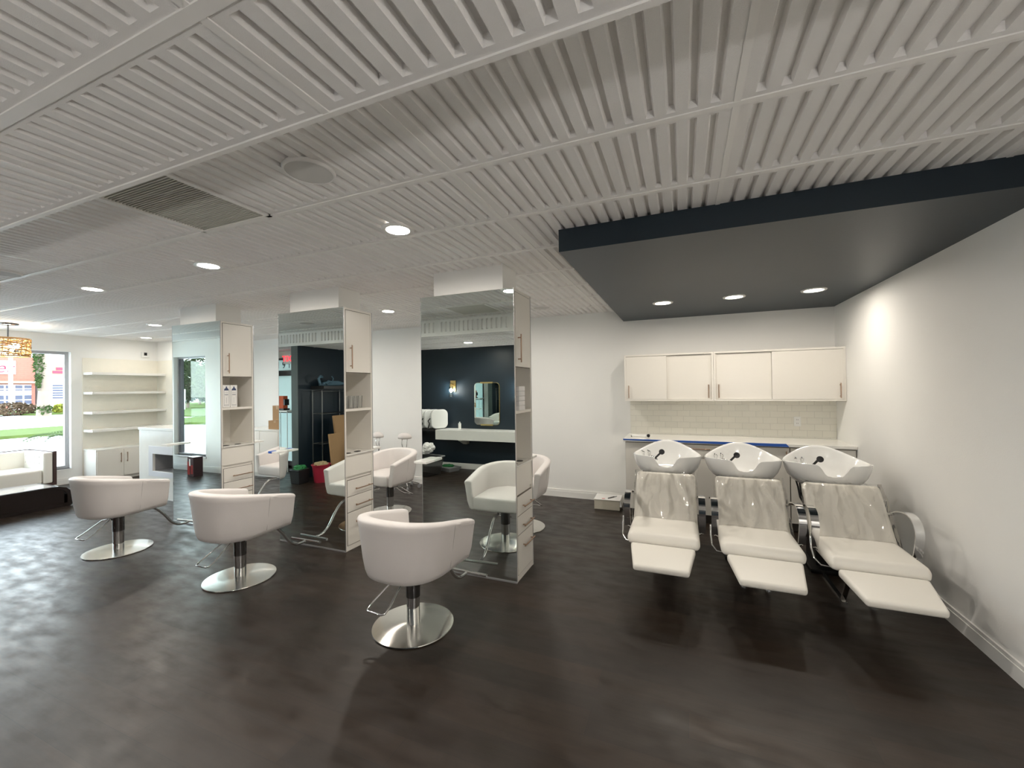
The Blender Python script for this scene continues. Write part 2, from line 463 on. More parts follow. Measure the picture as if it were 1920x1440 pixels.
# ------------------------------------------------------------------ windows & door
wn = MB()
fr = .055
def frame(mb, ax, p, a0, a1, z0, z1, t=.05, d=.07, mulls=()):
    def bx(u0, u1, v0, v1):
        if ax == 'x': mb.box(p-d, p, u0, u1, v0, v1)
        else: mb.box(u0, u1, p-d, p, v0, v1)
    bx(a0, a1, z0, z0+t); bx(a0, a1, z1-t, z1); bx(a0, a0+t, z0+t, z1-t); bx(a1-t, a1, z0+t, z1-t)
    for q in mulls: bx(q-t/2, q+t/2, z0+t, z1-t)
wroot = thing('window_1', None, None, (0, 0, 0)); struct(wroot)
frame(wn, 'x', XL-.09, WY0, WY1, WZ0, WZ1, .05, .06); wn.build('window_frame', M_alu, wroot)
g = MB(); g.box(XL-.125, XL-.12, WY0+.05, WY1-.05, WZ0+.05, WZ1-.05); g.build('pane', M_glass, wroot)
g = MB(); g.box(XL-.085, XL+.015, WY0-.02, WY1+.02, WZ0-.03, WZ0); g.build('window_sill', M_trim, wroot)
wroot = thing('window_2', None, None, (0, 0, 0)); struct(wroot)
g = MB(); frame(g, 'y', YF-.08, FX0, FX1, FZ0, FZ1, .035, .06); g.build('window_frame', M_alu, wroot)
g = MB(); g.box(FX0+.035, FX0+.11, YF-.14, YF-.08, FZ0+.035, FZ1-.035); g.build('mullion', M_darkframe, wroot)
g = MB(); g.box(FX0+.06, FX1-.06, YF-.115, YF-.11, FZ0+.06, FZ1-.06); g.build('pane', M_glass, wroot)
g = MB(); g.box(FX0-.02, FX1+.02, YF-.08, YF+.015, FZ0-.03, FZ0); g.build('window_sill', M_trim, wroot)
d = thing('door_1', None, None, (0, 0, 0)); struct(d)
g = MB(); frame(g, 'y', DY+.01, DX0, DX1, .02, 2.0, .05, .06); g.box(DX0, DX1, DY-.05, DY+.01, 0, .16); g.box(DX0, DX1, DY-.05, DY+.012, 1.93, 2.04); g.box(DX0, DX1, DY-.05, DY+.01, 2.26, 2.3); g.build('door_frame', M_darkframe, d)
g = MB(); g.box(DX0+.05, DX1-.05, DY-.02, DY-.012, .16, 1.93); g.build('pane', M_frost, d)
g = MB(); g.box(DX0+.02, DX1-.02, DY-.02, DY-.012, 2.04, 2.26); g.build('transom_pane', M_frost, d)
g = MB(); g.cyl((DX0+.05, DY+.05, 1.17), (DX1-.05, DY+.05, 1.17), .012); g.build('push_bar', M_darkchrome, d)
# address figures on the transom, written for people outside
Mt = Matrix.Translation((-7.72, DY-.006, 2.15)) @ Matrix.Rotation(pi/2, 4, 'X')
text_mesh('1 9 1', .2, 'transom_numbers', M_darkframe, Mt, d, depth=.001)
M_exit = mat('exit_red', (.5, 0, 0), .5, emit=(1, .015, .03), estr=2.6)
ex = thing('exit_sign', 'red lit EXIT sign over the glass entry door', 'exit sign', (-7.48, .262, 2.17))
g = MB(); g.box(-.15, .15, -.028, .02, 0, .20, bev=.006); g.build('sign_box', M_white, ex)
Me = Matrix.Translation((0, .021, .10)) @ Matrix.Rotation(pi, 4, 'Z') @ Matrix.Rotation(pi/2, 4, 'X')
text_mesh('EXIT', .17, 'sign_letters', M_exit, Me, ex, depth=.002)
ob = thing('orange_notice_box', 'orange box with dark base sitting high on a shelf by the glass door', 'box', (-7.47, .46, 1.23))
g = MB(); g.box(-.12, .12, -.05, .05, .035, .285, bev=.004); g.build('box_body', M_orange, ob)
g = MB(); g.box(-.15, .15, -.07, .07, 0, .035); g.build('base', M_black, ob)
g = MB(); g.box(.12, .16, -.05, .05, .1, .22); g.build('clasp', M_black, ob)
o = MB(); o.box(-.25, .35, -.25, .10, -.03, 0, bev=.002); o.cyl((-.2, .05, -1.2), (-.2, .05, -.03), .007); o.cyl((.3, .05, -1.2), (.3, .05, -.03), .007); o.cyl((-.2, -.2, -1.2), (-.2, -.2, -.03), .007); o.cyl((.3, -.2, -1.2), (.3, -.2, -.03), .007)
ob2 = o.build('stand', M_white); ob2.location = (-7.47, .52, 1.23); tag(ob2, 'slim pale stand beside the glass door carrying the orange box', 'stand')

# ------------------------------------------------------------------ lights
def add_light(kind, loc, power, col=(1, .93, .82), size=.1, spread=None, rot=(0, 0, 0), parent=None, name='lamp_light', blend=.6, cone=2.2):
    l = bpy.data.lights.new(name, kind); l.energy = power; l.color = col
    if kind == 'AREA':
        l.shape = 'DISK'; l.size = size
        if spread: l.spread = spread
    elif kind == 'SPOT': l.spot_size = cone; l.spot_blend = blend; l.shadow_soft_size = size
    else: l.shadow_soft_size = size
    o = bpy.data.objects.new(name, l); C.objects.link(o); o.location = loc; o.rotation_euler = rot
    if parent: o.parent = parent
    return o
def downlight(loc, label, power=24, r=.075, group='recessed ceiling lights', col=(1, .93, .84), spread=3.1):
    t = thing('downlight', label, 'ceiling light', loc, 0, group)
    g = MB(); g.lathe([(r, .004), (r+.002, -.008), (r+.026, -.008), (r+.03, .0), (r+.03, .004)], n=36, caps=False); g.build('trim_ring', M_trim, t)
    g = MB(); g.lathe([(.0005, -.006), (r*.99, -.006)], n=36, caps=False); g.build('lens', M_lens, t)
    add_light('AREA', (0, 0, -.003), power, col, r*1.8, spread, parent=t)
    return t
downlight((-1.72, 2.23, ZC), 'bright round ceiling light above the nearest styling chair', 14)
downlight((-3.64, 2.22, ZC), 'bright round ceiling light above the middle styling chair', 14)
downlight((-5.49, 2.24, ZC), 'bright round ceiling light above the left styling chair', 14)
downlight((-3.66, 4.52, ZC), 'small ceiling light behind the middle mirror column, near the back wall', 11)
downlight((-1.76, 4.52, ZC), 'ceiling light above the chair behind the right mirror column', 11)
downlight((-5.52, 4.52, ZC), 'ceiling light behind the left mirror column', 11)
downlight((-7.62, 3.85, ZC), 'ceiling light left of the left mirror column', 10)
downlight((-9.55, 4.68, ZC), 'small ceiling light over the white wall shelves', 3)
downlight((-3.54, -.16, ZL), 'ceiling light in the low ceiling before the navy wall', 8)
downlight((-1.7, -.16, ZL), 'added unseen ceiling light in the low ceiling, to the right', 4)  # out-of-view fill light, added to brighten the foreground
downlight((1.15, .2, ZL), 'added unseen ceiling light in the low ceiling, nearest the right wall', 24)  # extra downlight added out of view to fill the right side
for i, (x_, lb) in enumerate(((-.19, 'left light of three set in the dark dropped ceiling'), (.50, 'middle light of three set in the dark dropped ceiling'), (1.18, 'right light of three set in the dark dropped ceiling'))):
    downlight((x_, 4.80, SZ), lb, 4.5, .078, 'lights in the dark soffit', (1, .91, .79), 3.1)

# ------------------------------------------------------------------ ceiling fittings
def speaker(loc, label, r=.115):
    t = thing('ceiling_speaker', label, 'speaker', loc, 0, 'round ceiling speakers')
    g = MB(); g.lathe([(r*.93, .004), (r*.93, -.012), (r, -.012), (r+.004, -.002), (r+.004, .004)], n=40, caps=False); g.build('rim', M_ceil, t)
    g = MB(); g.lathe([(.0005, -.010), (r*.93, -.010)], n=40, caps=False); g.build('grille', mat('speaker_cloth', (.62, .61, .59), .8), t)
speaker((-1.64, 1.46, ZC), 'round white ceiling speaker in front of the grey air grille')
speaker((-1.71, 5.19, ZC), 'small round ceiling speaker near the back wall')
speaker((-5.42, 1.62, ZC), 'round ceiling speaker cut off by the left edge of the photo')
v = thing('air_vent', 'square grey louvred air return grille between ceiling tiles', 'vent', ((VX0+VX1)/2, 1.4375, ZC))
hx, hy = (VX1-VX0)/2, .3075
g = MB(); g.box(-hx, hx, -hy, hy, .022, .028, M_grille); g.build('backing', None, v)
g = MB()
for k in range(38):
    yy = -hy+.02+k*(2*hy-.04)/37; g.hexa([(-hx+.012, yy-.004, 0), (hx-.012, yy-.004, 0), (hx-.012, yy+.002, 0), (-hx+.012, yy+.002, 0), (-hx+.012, yy, .02), (hx-.012, yy, .02), (hx-.012, yy+.006, .02), (-hx+.012, yy+.006, .02)])
g.build('louvres', M_grille, v)
g = MB()
for q in ((-hx, hx, -hy, -hy+.02), (-hx, hx, hy-.02, hy), (-hx, -hx+.014, -hy, hy), (hx-.03, hx, -hy, hy)): g.box(*q, -.008, .02)
g.build('vent_frame', M_grid, v)
# pendant
pd = thing('pendant_lamp', 'drum pendant lamp of woven golden rattan hanging by the window', 'pendant lamp', (-9.25, 2.82, 0))
g = MB(); g.lathe([(.001, ZC), (.11, ZC), (.11, ZC-.02), (.1, ZC-.03), (.001, ZC-.03)], n=28, caps=False); g.build('canopy', M_darkchrome, pd)
g = MB(); g.cyl((0, 0, 2.25), (0, 0, ZC-.02), .009); g.build('stem', M_darkchrome, pd)
g = MB(); R_ = .22; zt, zb = 2.45, 2.19
rr = random.Random(3)
for k in range(60):
    a0 = rr.uniform(0, 2*pi); L_ = rr.uniform(1.0, 2.6); z0 = rr.uniform(zb, zt); z1 = min(zt, max(zb, z0+rr.uniform(-.12, .12))); rad = R_+rr.uniform(-.01, .01)
    g.tube([(rad*cos(a0+L_*i/14), rad*sin(a0+L_*i/14), z0+(z1-z0)*i/14+.008*sin(i*2+k)) for i in range(15)], .0055, None, 5)
for zz in (zb, zt): g.tube([(R_*cos(2*pi*i/40), R_*sin(2*pi*i/40), zz) for i in range(40)], .009, None, 6, closed=True)
for k in range(22):
    a = 2*pi*k/22; g.tube([(R_*cos(a), R_*sin(a), zb), (R_*cos(a+.1), R_*sin(a+.1), zt)], .004, None, 4)
M_rattan = mat('rattan', (.55, .32, .12), .6, vary=.25, vscale=9)
g.build('shade', M_rattan, pd)
M_bulb = lens_mat('warm_bulb_glow', 16)
for a in (.5, 2.6, 4.7):
    g = MB(); g.sphere((.11*cos(a), .11*sin(a), 2.34), .038, None, 14); g.build('bulb', M_bulb, pd)
g = MB()
for a in (.5, 2.6, 4.7): g.tube([(0, 0, 2.27), (.08*cos(a), .08*sin(a), 2.26), (.11*cos(a), .11*sin(a), 2.31)], .008)
g.build('lamp_arms', M_darkchrome, pd)
add_light('POINT', (0, 0, 2.34), 6.5, (1, .85, .62), .08, parent=pd)

# ------------------------------------------------------------------ mirror stations
def pull(mb, a, b, out, r=.006):
    """bar handle from a to b standing off by vector out"""
    a, b, out = Vector(a), Vector(b), Vector(out)
    mb.tube([a+out, b+out], r, None, 8)
    d = (b-a)*.12
    mb.tube([a+d, a+d+out], r*.8, None, 6); mb.tube([b-d, b-d+out], r*.8, None, 6)
def station(cx, label, tape=False):
    w2 = .46; yf, yb = 3.19, 3.60; zt = 2.46
    t = thing('styling_station', label, 'mirror station', (cx, (yf+yb)/2, 0), 0, 'mirror columns for hair styling')
    x1 = w2; y0, y1 = yf-(yf+yb)/2, yb-(yf+yb)/2
    dep = .42
    # body carcass: closed core + frame of the cabinet side
    g = MB()
    g.box(-w2, x1-dep, y0+.006, y1-.006, .0, zt)
    g.box(x1-dep, x1, y0+.006, y0+.024, 0, zt); g.box(x1-dep, x1, y1-.024, y1-.006, 0, zt)
    g.box(x1-dep, x1-.001, y0+.024, y1-.024, zt-.02, zt)
    g.box(x1-dep, x1-.003, y0+.024, y1-.024, 0, .05)
    g.box(x1-dep, x1-.004, y0+.024, y1-.024, 1.80, 1.82)
    g.box(x1-dep, x1-.004, y0+.024, y1-.024, .94, .96)
    g.box(x1-.06, x1-.004, y0+.024, y1-.024, .745, .94)
    g.box(x1-.04, x1-.02, y0+.024, y1-.024, .05, .745)
    g.build('body', M_cab, t)
    g = MB(); g.box(-w2, x1, y0-.0, y0+.006, .012, zt); g.build('mirror', M_mirror, t)
    g = MB(); g.box(-w2, x1, y1-.006, y1, .012, zt); g.build('mirror', M_mirror, t)
    g = MB(); g.box(-w2-.002, x1+.002, y0-.004, y0, 0, .014); g.box(-w2-.003, -w2, y0-.001, y0+.01, 0, zt); g.box(x1, x1+.002, y0-.001, y0+.007, 0, zt+.002); g.box(x1, x1+.002, y1-.008, y1+.001, 0, zt+.002)
    g.build('mirror_edge', M_alu, t)
    # upper door
    dr = MB(); dr.box(x1-.018, x1+.002, y0+.030, y1-.030, 1.805, zt-.026, bev=.001); dr = dr.build('door', M_cab, t)
    h = MB(); pull(h, (x1+.002, y0+.085, 1.84), (x1+.002, y0+.085, 2.08), (.03, 0, 0)); h.build('handle', M_bronze, dr)
    s_ = MB(); s_.box(x1-dep, x1-.002, y0+.024, y1-.024, 1.405, 1.43); s_.build('shelf', M_cab, t)
    # deck with tool holes
    g = MB(); g.box(x1-dep+.01, x1+.012, y0+.024, y1+.002, .96, .972, bev=.001); g.build('deck', M_quartz, t)
    for hx_, hy_ in ((x1-.06, y0+.10), (x1-.06, y0+.24)):
        g = MB(); g.lathe([(.001, .9735), (.032, .9735), (.034, .975), (.036, .9725)], hx_, hy_, 0, 24, caps=False); g.build('tool_holder', M_black, t)
    # drawers
    for z0, z1, hz in ((.545, .705, .61), (.385, .538, .445), (.055, .378, .275)):
        d_ = MB(); d_.box(x1-.018, x1+.002, y0+.032, y1-.032, z0, z1, bev=.001); d_ = d_.build('drawer', M_cab, t)
        h = MB(); pull(h, (x1+.002, y0+.12, hz), (x1+.002, y1-.045, hz), (.03, 0, 0)); h.build('handle', M_bronze, d_)
    g = MB(); g.box(x1-.0195, x1-.0015, y0+.026, y1-.026, .05, .708); g.build('drawer_gap', M_gap, t)
    g = MB(); g.box(x1-.0195, x1-.0015, y0+.026, y1-.026, 1.80, zt-.022); g.build('door_gap', M_gap, t)
    # ledges: front mirror left edge, back mirror right edge
    g = MB(); g.box(-w2, -w2+.13, y0-.13, y0-.001, .965, .985, bev=.002); g.build('ledge', M_quartz, t)
    g = MB(); g.box(x1-.13, x1, y1+.001, y1+.13, .965, .985, bev=.002); g.build('ledge', M_quartz, t)
    if tape:
        g = MB(); g.box(-w2-.001, -w2+.05, y0-.1315, y0-.07, .964, .9865); g.build('blue_tape', M_tape, t)
    return t
STX = (-1.755, -3.60, -5.49)
station(STX[0], 'mirror column nearest the wash area, tall mirror front and white drawer side')
station(STX[1], 'middle mirror column, blue tape on its ledge, drinking glasses inside', tape=True)
station(STX[2], 'mirror column furthest left, a window reflected in its mirror')
# station 3 niche: stack of slim white boxes
for k in range(5):
    g = MB(); g.box(-.17, .17, -.07, .07, 0, .040, M_paper, bev=.002); g.box(-.171, .171, -.071, .071, .037, .0385, M_greyink)
    o = g.build('slim_carton'); o.location = (STX[0]+.46-.15, 3.31, 1.432+k*.0412)
    tag(o, ['bottom', 'second', 'middle', 'fourth', 'top'][k]+' slim white carton of the stack in the right station shelf', 'carton', 'stack of slim white cartons')
# station 2: glasses
gl = None
for k, (gx, gy) in enumerate(((.06, -.13), (.05, -.06), (.06, .01), (.13, -.10), (.14, -.02), (.07, .08))):
    if gl is None:
        g = MB(); g.lathe([(.028, 0), (.034, .13), (.032, .13), (.027, .006), (.001, .006)], n=20, caps=False); g._f; gl = g.build('drinking_glass', M_tumbler); o = gl
    else: o = gl.copy(); C.objects.link(o)
    o.location = (STX[1]+.46-gx, 3.395+gy, 1.4315)
    tag(o, 'clear empty drinking glass on the shelf of the middle mirror column', 'glass', 'drinking glasses in the middle station')
# station 1: two cartons with a jar drawing
for k, yy in enumerate((3.285, 3.375)):
    t = thing('jar_carton', ('left' if k == 0 else 'right')+' white carton printed with a blue-lidded jar, in the left mirror column', 'carton', (STX[2]+.46-.09, yy, 1.4315), 0, 'white jar cartons')
    g = MB(); g.box(-.05, .05, -.042, .042, 0, .27, bev=.004); g.build('carton_body', M_paper, t)
    g = MB(); X = .0508
    def rect(y0, y1, z0, z1, m): g.box(X-.0006, X+.0004, y0, y1, z0, z1, m)
    g.prism([(-.028, .205), (.028, .205), (.024, .222), (.008, .235), (.006, .252), (-.006, .252), (-.008, .235), (-.024, .222)], X-.0006, X+.0004, M_navyink, M=Matrix(((0, 0, 1, 0), (1, 0, 0, 0), (0, 1, 0, 0), (0, 0, 0, 1))))
    for q in ((-.028, -.026, .02, .205), (.026, .028, .02, .205), (-.028, .028, .018, .022)): rect(*q, M_greyink)
    rect(-.020, .020, .15, .156, M_navyink); rect(-.018, .018, .175, .178, M_greyink); rect(-.001, .001, .05, .12, M_greyink); rect(-.024, .024, .03, .034, M_greyink)
    g.build('printed_jar', None, t)

# ------------------------------------------------------------------ styling chairs
def u_path(n=44, w=.305, yf=.29, yb=-.01, back=.295):
    """plan curve: right arm front -> back -> left arm front, returns (point, outward normal, s 0..1)"""
    pts = []
    k1 = 8
    for i in range(k1): pts.append((w, yf+(yb-yf)*i/k1))
    for i in range(n+1):
        a = -pi*i/n
        x = w*abs(cos(a))**.86*(1 if cos(a) >= 0 else -1); y = yb-back*abs(sin(a))**.86
        pts.append((x, y))
    for i in range(1, k1+1): pts.append((-w, yb+(yf-yb)*i/k1))
    out = []
    for i, p in enumerate(pts):
        a = Vector(pts[max(0, i-1)]); b = Vector(pts[min(len(pts)-1, i+1)]); d = (b-a).normalized()
        out.append((Vector(p), Vector((-d.y, d.x))*-1, i/(len(pts)-1)))
    return out
def make_chair(label):
    t = thing('styling_chair', label, 'salon chair', (0, 0, 0), 0, 'white tub salon chairs')
    path = u_path(); g = MB(); rings = []
    for p, nrm, s in path:
        nrm = Vector((nrm.x, nrm.y))
        if nrm.dot(p-Vector((0, .1))) < 0: nrm = -nrm
        # rim height: high at the back, easing down to the arm fronts
        u = max(0.0, min(1.0, (p.y+.35)/.65)); zr = .81-.125*(u**1.15)
        th = .075; zb = .392+.008*u
        prof = [(-th+.006, zb), (-.035, zb+.0), (-.012, zb+.012), (.0, zb+.045)]
        H_ = zr-zb
        for f in (.3, .6, .85): prof.append((.0+.045*f, zb+H_*f))
        prof += [(.047, zr-.02), (.038, zr-.006), (.018, zr), (-.012, zr), (-.03, zr-.006), (-.037, zr-.02)]
        prof += [(-th+.03, zr-.12), (-th+.012, zb+.13), (-th+.006, zb+.05)]
        taper = .97
        rings.append([g.bm.verts.new((p.x*taper+nrm.x*o_, p.y*taper+nrm.y*o_, z_)) for o_, z_ in prof])
    for a, b in zip(rings, rings[1:]):
        for k in range(len(a)): g._f([a[k], a[(k+1) % len(a)], b[(k+1) % len(a)], b[k]], None, True)
    g._f(rings[0][::-1]); g._f(rings[-1])
    shell = g.build('tub_shell', M_leather, t)
    md = shell.modifiers.new('bev', 'BEVEL'); md.width = .014; md.segments = 3; md.limit_method = 'ANGLE'; md.angle_limit = radians(50)
    # seams
    for sx in (-1, 1):
        g = MB(); g.tube([(sx*(.305*.97+.0005+.045*f), .02, .435+.29*f) for f in (0, .3, .6, .85, 1)], .0018, None, 5)
        g.build('seam', mat('leather_seam', (.55, .52, .50), .6), t)
    ip = [(p.x*.97-(.07*(1 if p.x > 0 else -1) if abs(p.x) > .03 else 0)*min(1, abs(p.x)/.2), p.y*.9+.03) for p, n_, s in path]
    ip = [(x_*1.0, y_) for x_, y_ in ip]
    g = MB(); g.prism([(x_, y_ if y_ < .27 else .303) for x_, y_ in ip], .398, .54, bev=.03, smooth=True); g.build('seat', M_leather, t)
    g = MB(); g.lathe([(.001, .365), (.13, .365), (.14, .395), (.001, .395)], n=24, caps=False); g.build('underplate', M_black, t)
    g = MB(); g.lathe([(.001, 0), (.270, 0), (.276, .004), (.274, .009), (.05, .020), (.001, .020)], n=72, caps=False, smooth=False); g.build('base_disc', M_disc, t)
    g = MB(); g.lathe([(.0445, .018), (.0445, .20), (.041, .203)], n=28); g.build('post', M_chrome, t)
    g = MB(); g.lathe([(.048, .20), (.048, .352), (.03, .366)], n=28); g.build('pump_sleeve', M_darkchrome, t)  # dark metal stands in for a dark reflection in the upper post
    # pump lever loop
    g = MB(); g.tube([(-.05, -.02, .325), (-.11, -.08, .315), (-.17, -.20, .215), (-.17, -.25, .19), (-.155, -.265, .187), (-.04, -.265, .187), (-.025, -.25, .19), (-.025, -.20, .215), (-.035, -.06, .315)], .0065, None, 8)
    g.sphere((-.045, -.045, .322), .016); g.build('pump_lever', M_chrome, t)
    # footrest
    g = MB(); pts = []
    for p in ((0, .20, .352), (0, .32, .345), (0, .42, .25), (0, .50, .14), (0, .57, .085), (0, .64, .072), (0, .70, .075)): pts.append(Vector(p))
    sm = []
    for i in range(len(pts)-1):
        p0, p1, p2, p3 = pts[max(i-1, 0)], pts[i], pts[i+1], pts[min(i+2, len(pts)-1)]
        for k in range(6):
            u = k/6; sm.append(.5*((2*p1)+(-p0+p2)*u+(2*p0-5*p1+4*p2-p3)*u*u+(-p0+3*p1-3*p2+p3)*u**3))
    sm.append(pts[-1])
    g.tube(sm, .014, None, 12); g.build('footrest_arm', M_chrome, t)
    g = MB(); g.cyl((-.19, .70, .08), (.19, .70, .08), .014); g.build('footrest_bar', M_chrome, t)
    return t
ch = make_chair('white tub styling chair closest to the camera, facing the right mirror column')
ch.location = (-1.745, 2.385, 0); ch.rotation_euler = (0, 0, radians(-3))
dup(ch, (-3.60, 2.44, 0), radians(2), 'middle white tub chair, facing the mirror column with blue tape')
dup(ch, (-5.43, 2.41, 0), radians(5), 'white tub styling chair furthest left, facing the left mirror column')
dup(ch, (-1.77, 4.52, 0), radians(180), 'white tub chair mostly hidden behind the right mirror column')
dup(ch, (-3.62, 4.47, 0), radians(176), 'white tub chair turned to us between the middle and right columns')
dup(ch, (-5.50, 4.47, 0), radians(180), 'white tub chair seen between the left and middle columns')

# ------------------------------------------------------------------ wash units
def bowl_mesh(mb):
    N_ = 96; A, B = .325, .27
    def rim(th):  # th: 0 = +x, -90deg = front
        a = math.atan2(sin(th), cos(th))
        dfront = abs(a+pi/2); dback = abs(a-pi/2) if abs(a-pi/2) <= pi else 2*pi-abs(a-pi/2)
        z = .925
        if dback < pi/2: z += .115*(cos(dback)**2.2)
        z += .014*max(0.0, cos((dfront-.75)*1.9)) if .1 < dfront < 1.5 else 0
        u_ = max(0.0, min(1.0, (.46-dfront)/.26)); z -= .088*u_*u_*(3-2*u_)
        rx, ry = A, B
        r = 1/((abs(cos(a))/rx)**2.1+(abs(sin(a))/ry)**2.1)**(1/2.1)
        if dfront < .55: r -= .035*(.5+.5*cos(pi*dfront/.55))
        return r, z
    def shape(f, outer):   # f 0 bottom ..1 rim
        rings = []
        return rings
    outs = []; fr_out = [(.36, 0), (.50, .015), (.66, .09), (.80, .24), (.90, .45), (.965, .70), (.995, .92), (1.0, .985)]
    fr_in = [(.985, 1.0), (.955, .985), (.93, .92), (.88, .72), (.80, .48), (.66, .27), (.44, .16), (.18, .12), (.06, .11)]
    zb = .715
    for fr_ in fr_out+fr_in:
        ring = []
        for i in range(N_):
            th = 2*pi*i/N_; r, z = rim(th)
            f, h = fr_
            ring.append(mb.bm.verts.new((r*f*cos(th), r*f*sin(th)+(1-f)*.0, zb+(z-zb)*h)))
        outs.append(ring)
    for a, b in zip(outs, outs[1:]):
        for i in range(N_): mb._f([a[i], a[(i+1) % N_], b[(i+1) % N_], b[i]], None, True)
    mb._f(outs[0][::-1]); mb._f(outs[-1])
def make_wash(label):
    t = thing('shampoo_unit', label, 'shampoo chair', (0, 0, 0), 0, 'white shampoo chairs with basins')   # origin under the basin centre; chair towards -y
    g = MB(); bowl_mesh(g); bowl = g.build('basin', M_porc, t)
    g = MB(); g.lathe([(.001, .742), (.022, .742), (.024, .746), (.024, .738)], n=20, caps=False); g.build('drain', M_chrome, bowl)
    g = MB(); g.box(-.13, .13, -.10, .12, .66, .722, bev=.02); g.build('basin_support', M_white, t)
    # tap set on left shoulder
    f = MB()
    for dx, dy in ((-.225, -.01), (-.17, .03)):
        f.lathe([(.014, .86), (.014, .925), (.018, .927), (.018, .945), (.008, .95)], dx, dy, 0, 14)
        f.tube([(dx, dy, .947), (dx-.01, dy-.03, .96), (dx-.012, dy-.05, .962)], .005, None, 7)
    f.tube([(-.2, .01, .89), (-.15, .0, .90), (-.11, -.01, .89), (-.09, -.01, .865)], .009, None, 8)
    f = f.build('tap', M_chrome, bowl)
    f = MB(); f.tube([(-.12, -.03, .86), (-.10, -.02, .895), (-.055, .0, .94)], .010, None, 8)
    f.lathe([(.010, 0), (.026, .012), (.028, .022), (.001, .025)], 0, 0, 0, 18, M=Matrix.Translation((-.045, .0, .945)) @ Matrix.Rotation(radians(75), 4, 'X'))
    f.build('hand_shower', M_black, bowl)
    f = MB(); f.tube([(-.17, .08, .84), (-.21, .10, .75), (-.20, .05, .68), (-.2, -.02, .60), (-.17, -.1, .52)], .008, M_black, 7); f.tube([(-.145, .1, .80), (-.175, .11, .72), (-.165, .1, .6), (-.1, .1, .4)], .008, M_black, 7); f.build('hose', None, t)
    # pedestal
    g = MB(); g.box(-.11, .11, -.10, .22, .02, .68, bev=.01); g.box(-.17, .17, -.20, .26, 0, .03, bev=.005); g.build('pedestal', M_black, t)
    g = MB()
    for sx in (-.085, .085):
        g.tube([(sx, -.90, .37), (sx, -.80, .20), (sx, -.68, .012)], .01, flat=(.03, .012)); g.box(sx-.015, sx+.015, -.72, -.15, 0, .012)
        g.cyl((sx, -1.16, .30), (sx, -1.16, .255), .012)
    g.build('leg', M_chrome, t)
    g = MB(); g.box(-.17, .17, -1.0, -.45, .325, .362, bev=.005); g.build('seat_frame', M_black, t)
    # backrest
    g = MB(); w0, w1 = .265, .255
    g.hexa([(-w0, -.66, .42), (w0, -.66, .42), (w0, -.57, .39), (-w0, -.57, .39), (-w1, -.37, .815), (w1, -.37, .815), (w1, -.28, .78), (-w1, -.28, .78)], None, .03, 4, smooth=True)
    bk = g.build('backrest', M_leather2, t)
    # plastic film draped over the backrest
    g = MB(); nx, nz = 40, 30; rnd = random.Random(5); grid = []
    for j in range(nz+1):
        row = []
        for i in range(nx+1):
            u = i/nx*2-1; v_ = j/nz; w_ = w0*(1-v_)+w1*v_+.014
            fan = u/(1.25-.75*v_)
            rip = .011*sin(fan*9+1.0)+.007*sin(fan*17+3*v_*v_)+.003*sin(u*31+v_*11)
            edge = .02*(abs(u)**8)
            row.append(g.bm.verts.new((u*w_, -.678+.29*v_-.004-rip*(.4+.6*v_)+edge+.012*(v_**12), .42+.405*v_)))
        grid.append(row)
    for j in range(nz):
        for i in range(nx): g._f([grid[j][i], grid[j][i+1], grid[j+1][i+1], grid[j+1][i]], None, True)
    top = grid[-1]; bk2 = [g.bm.verts.new((v_.co.x, v_.co.y+.085, v_.co.z-.018)) for v_ in top]
    for i in range(nx): g._f([top[i], top[i+1], bk2[i+1], bk2[i]], None, True)
    for side in (0, nx):
        col = [r_[side] for r_ in grid]; c2 = [g.bm.verts.new((v_.co.x, v_.co.y+.085, v_.co.z-.02)) for v_ in col]
        for i in range(nz): g._f([col[i], col[i+1], c2[i+1], c2[i]], None, True)
    tag(g.build('plastic_cover', M_film, bk), 'clear wrinkled plastic wrap')
    # seat cushion
    g = MB(); w_ = .27
    g.hexa([(-w_, -1.10, .366), (w_, -1.10, .366), (w_, -.56, .36), (-w_, -.56, .36), (-w_*.98, -1.08, .462), (w_*.98, -1.08, .462), (w_*.98, -.56, .462), (-w_*.98, -.56, .462)], None, .042, 5, smooth=True)
    g.build('seat', M_leather2, t)
    g = MB(); a_, b_ = .235, .185
    g.hexa([(-b_, -1.43, .305), (b_, -1.43, .305), (a_, -1.11, .345), (-a_, -1.11, .345), (-b_, -1.44, .355), (b_, -1.44, .355), (a_, -1.11, .40), (-a_, -1.11, .40)], None, .018, 4, smooth=True)
    g.build('footrest', M_leather2, t)
    # chrome band arms
    for sx in (-1, 1):
        g = MB(); X_ = sx*.292; pts = []
        ctrl = [(-.50, .64), (-.60, .68), (-.72, .70), (-.81, .68), (-.86, .61), (-.85, .52), (-.82, .43)]
        P_ = [Vector((X_, a, b)) for a, b in ctrl]
        for i in range(len(P_)-1):
            p0, p1, p2, p3 = P_[max(i-1, 0)], P_[i], P_[i+1], P_[min(i+2, len(P_)-1)]
            for k in range(6):
                u = k/6; pts.append(.5*((2*p1)+(-p0+p2)*u+(2*p0-5*p1+4*p2-p3)*u*u+(-p0+3*p1-3*p2+p3)*u**3))
        pts.append(P_[-1])
        g.tube(pts, .01, flat=(.05, .009))
        g.tube([(X_, -.50, .64), (sx*.25, -.46, .62)], .01, None, 8); g.tube([(X_, -.82, .43), (sx*.25, -.80, .40)], .01, None, 8)
        g.build('armrest', M_chrome, t)
    g = MB(); g.tube([(-.325, -.86, .52), (-.325, -.88, .44), (-.32, -.93, .385), (-.29, -.97, .355), (-.22, -.98, .35)], .006, None, 8); g.build('recline_lever', M_chrome, t)
    return t
WY = 4.50
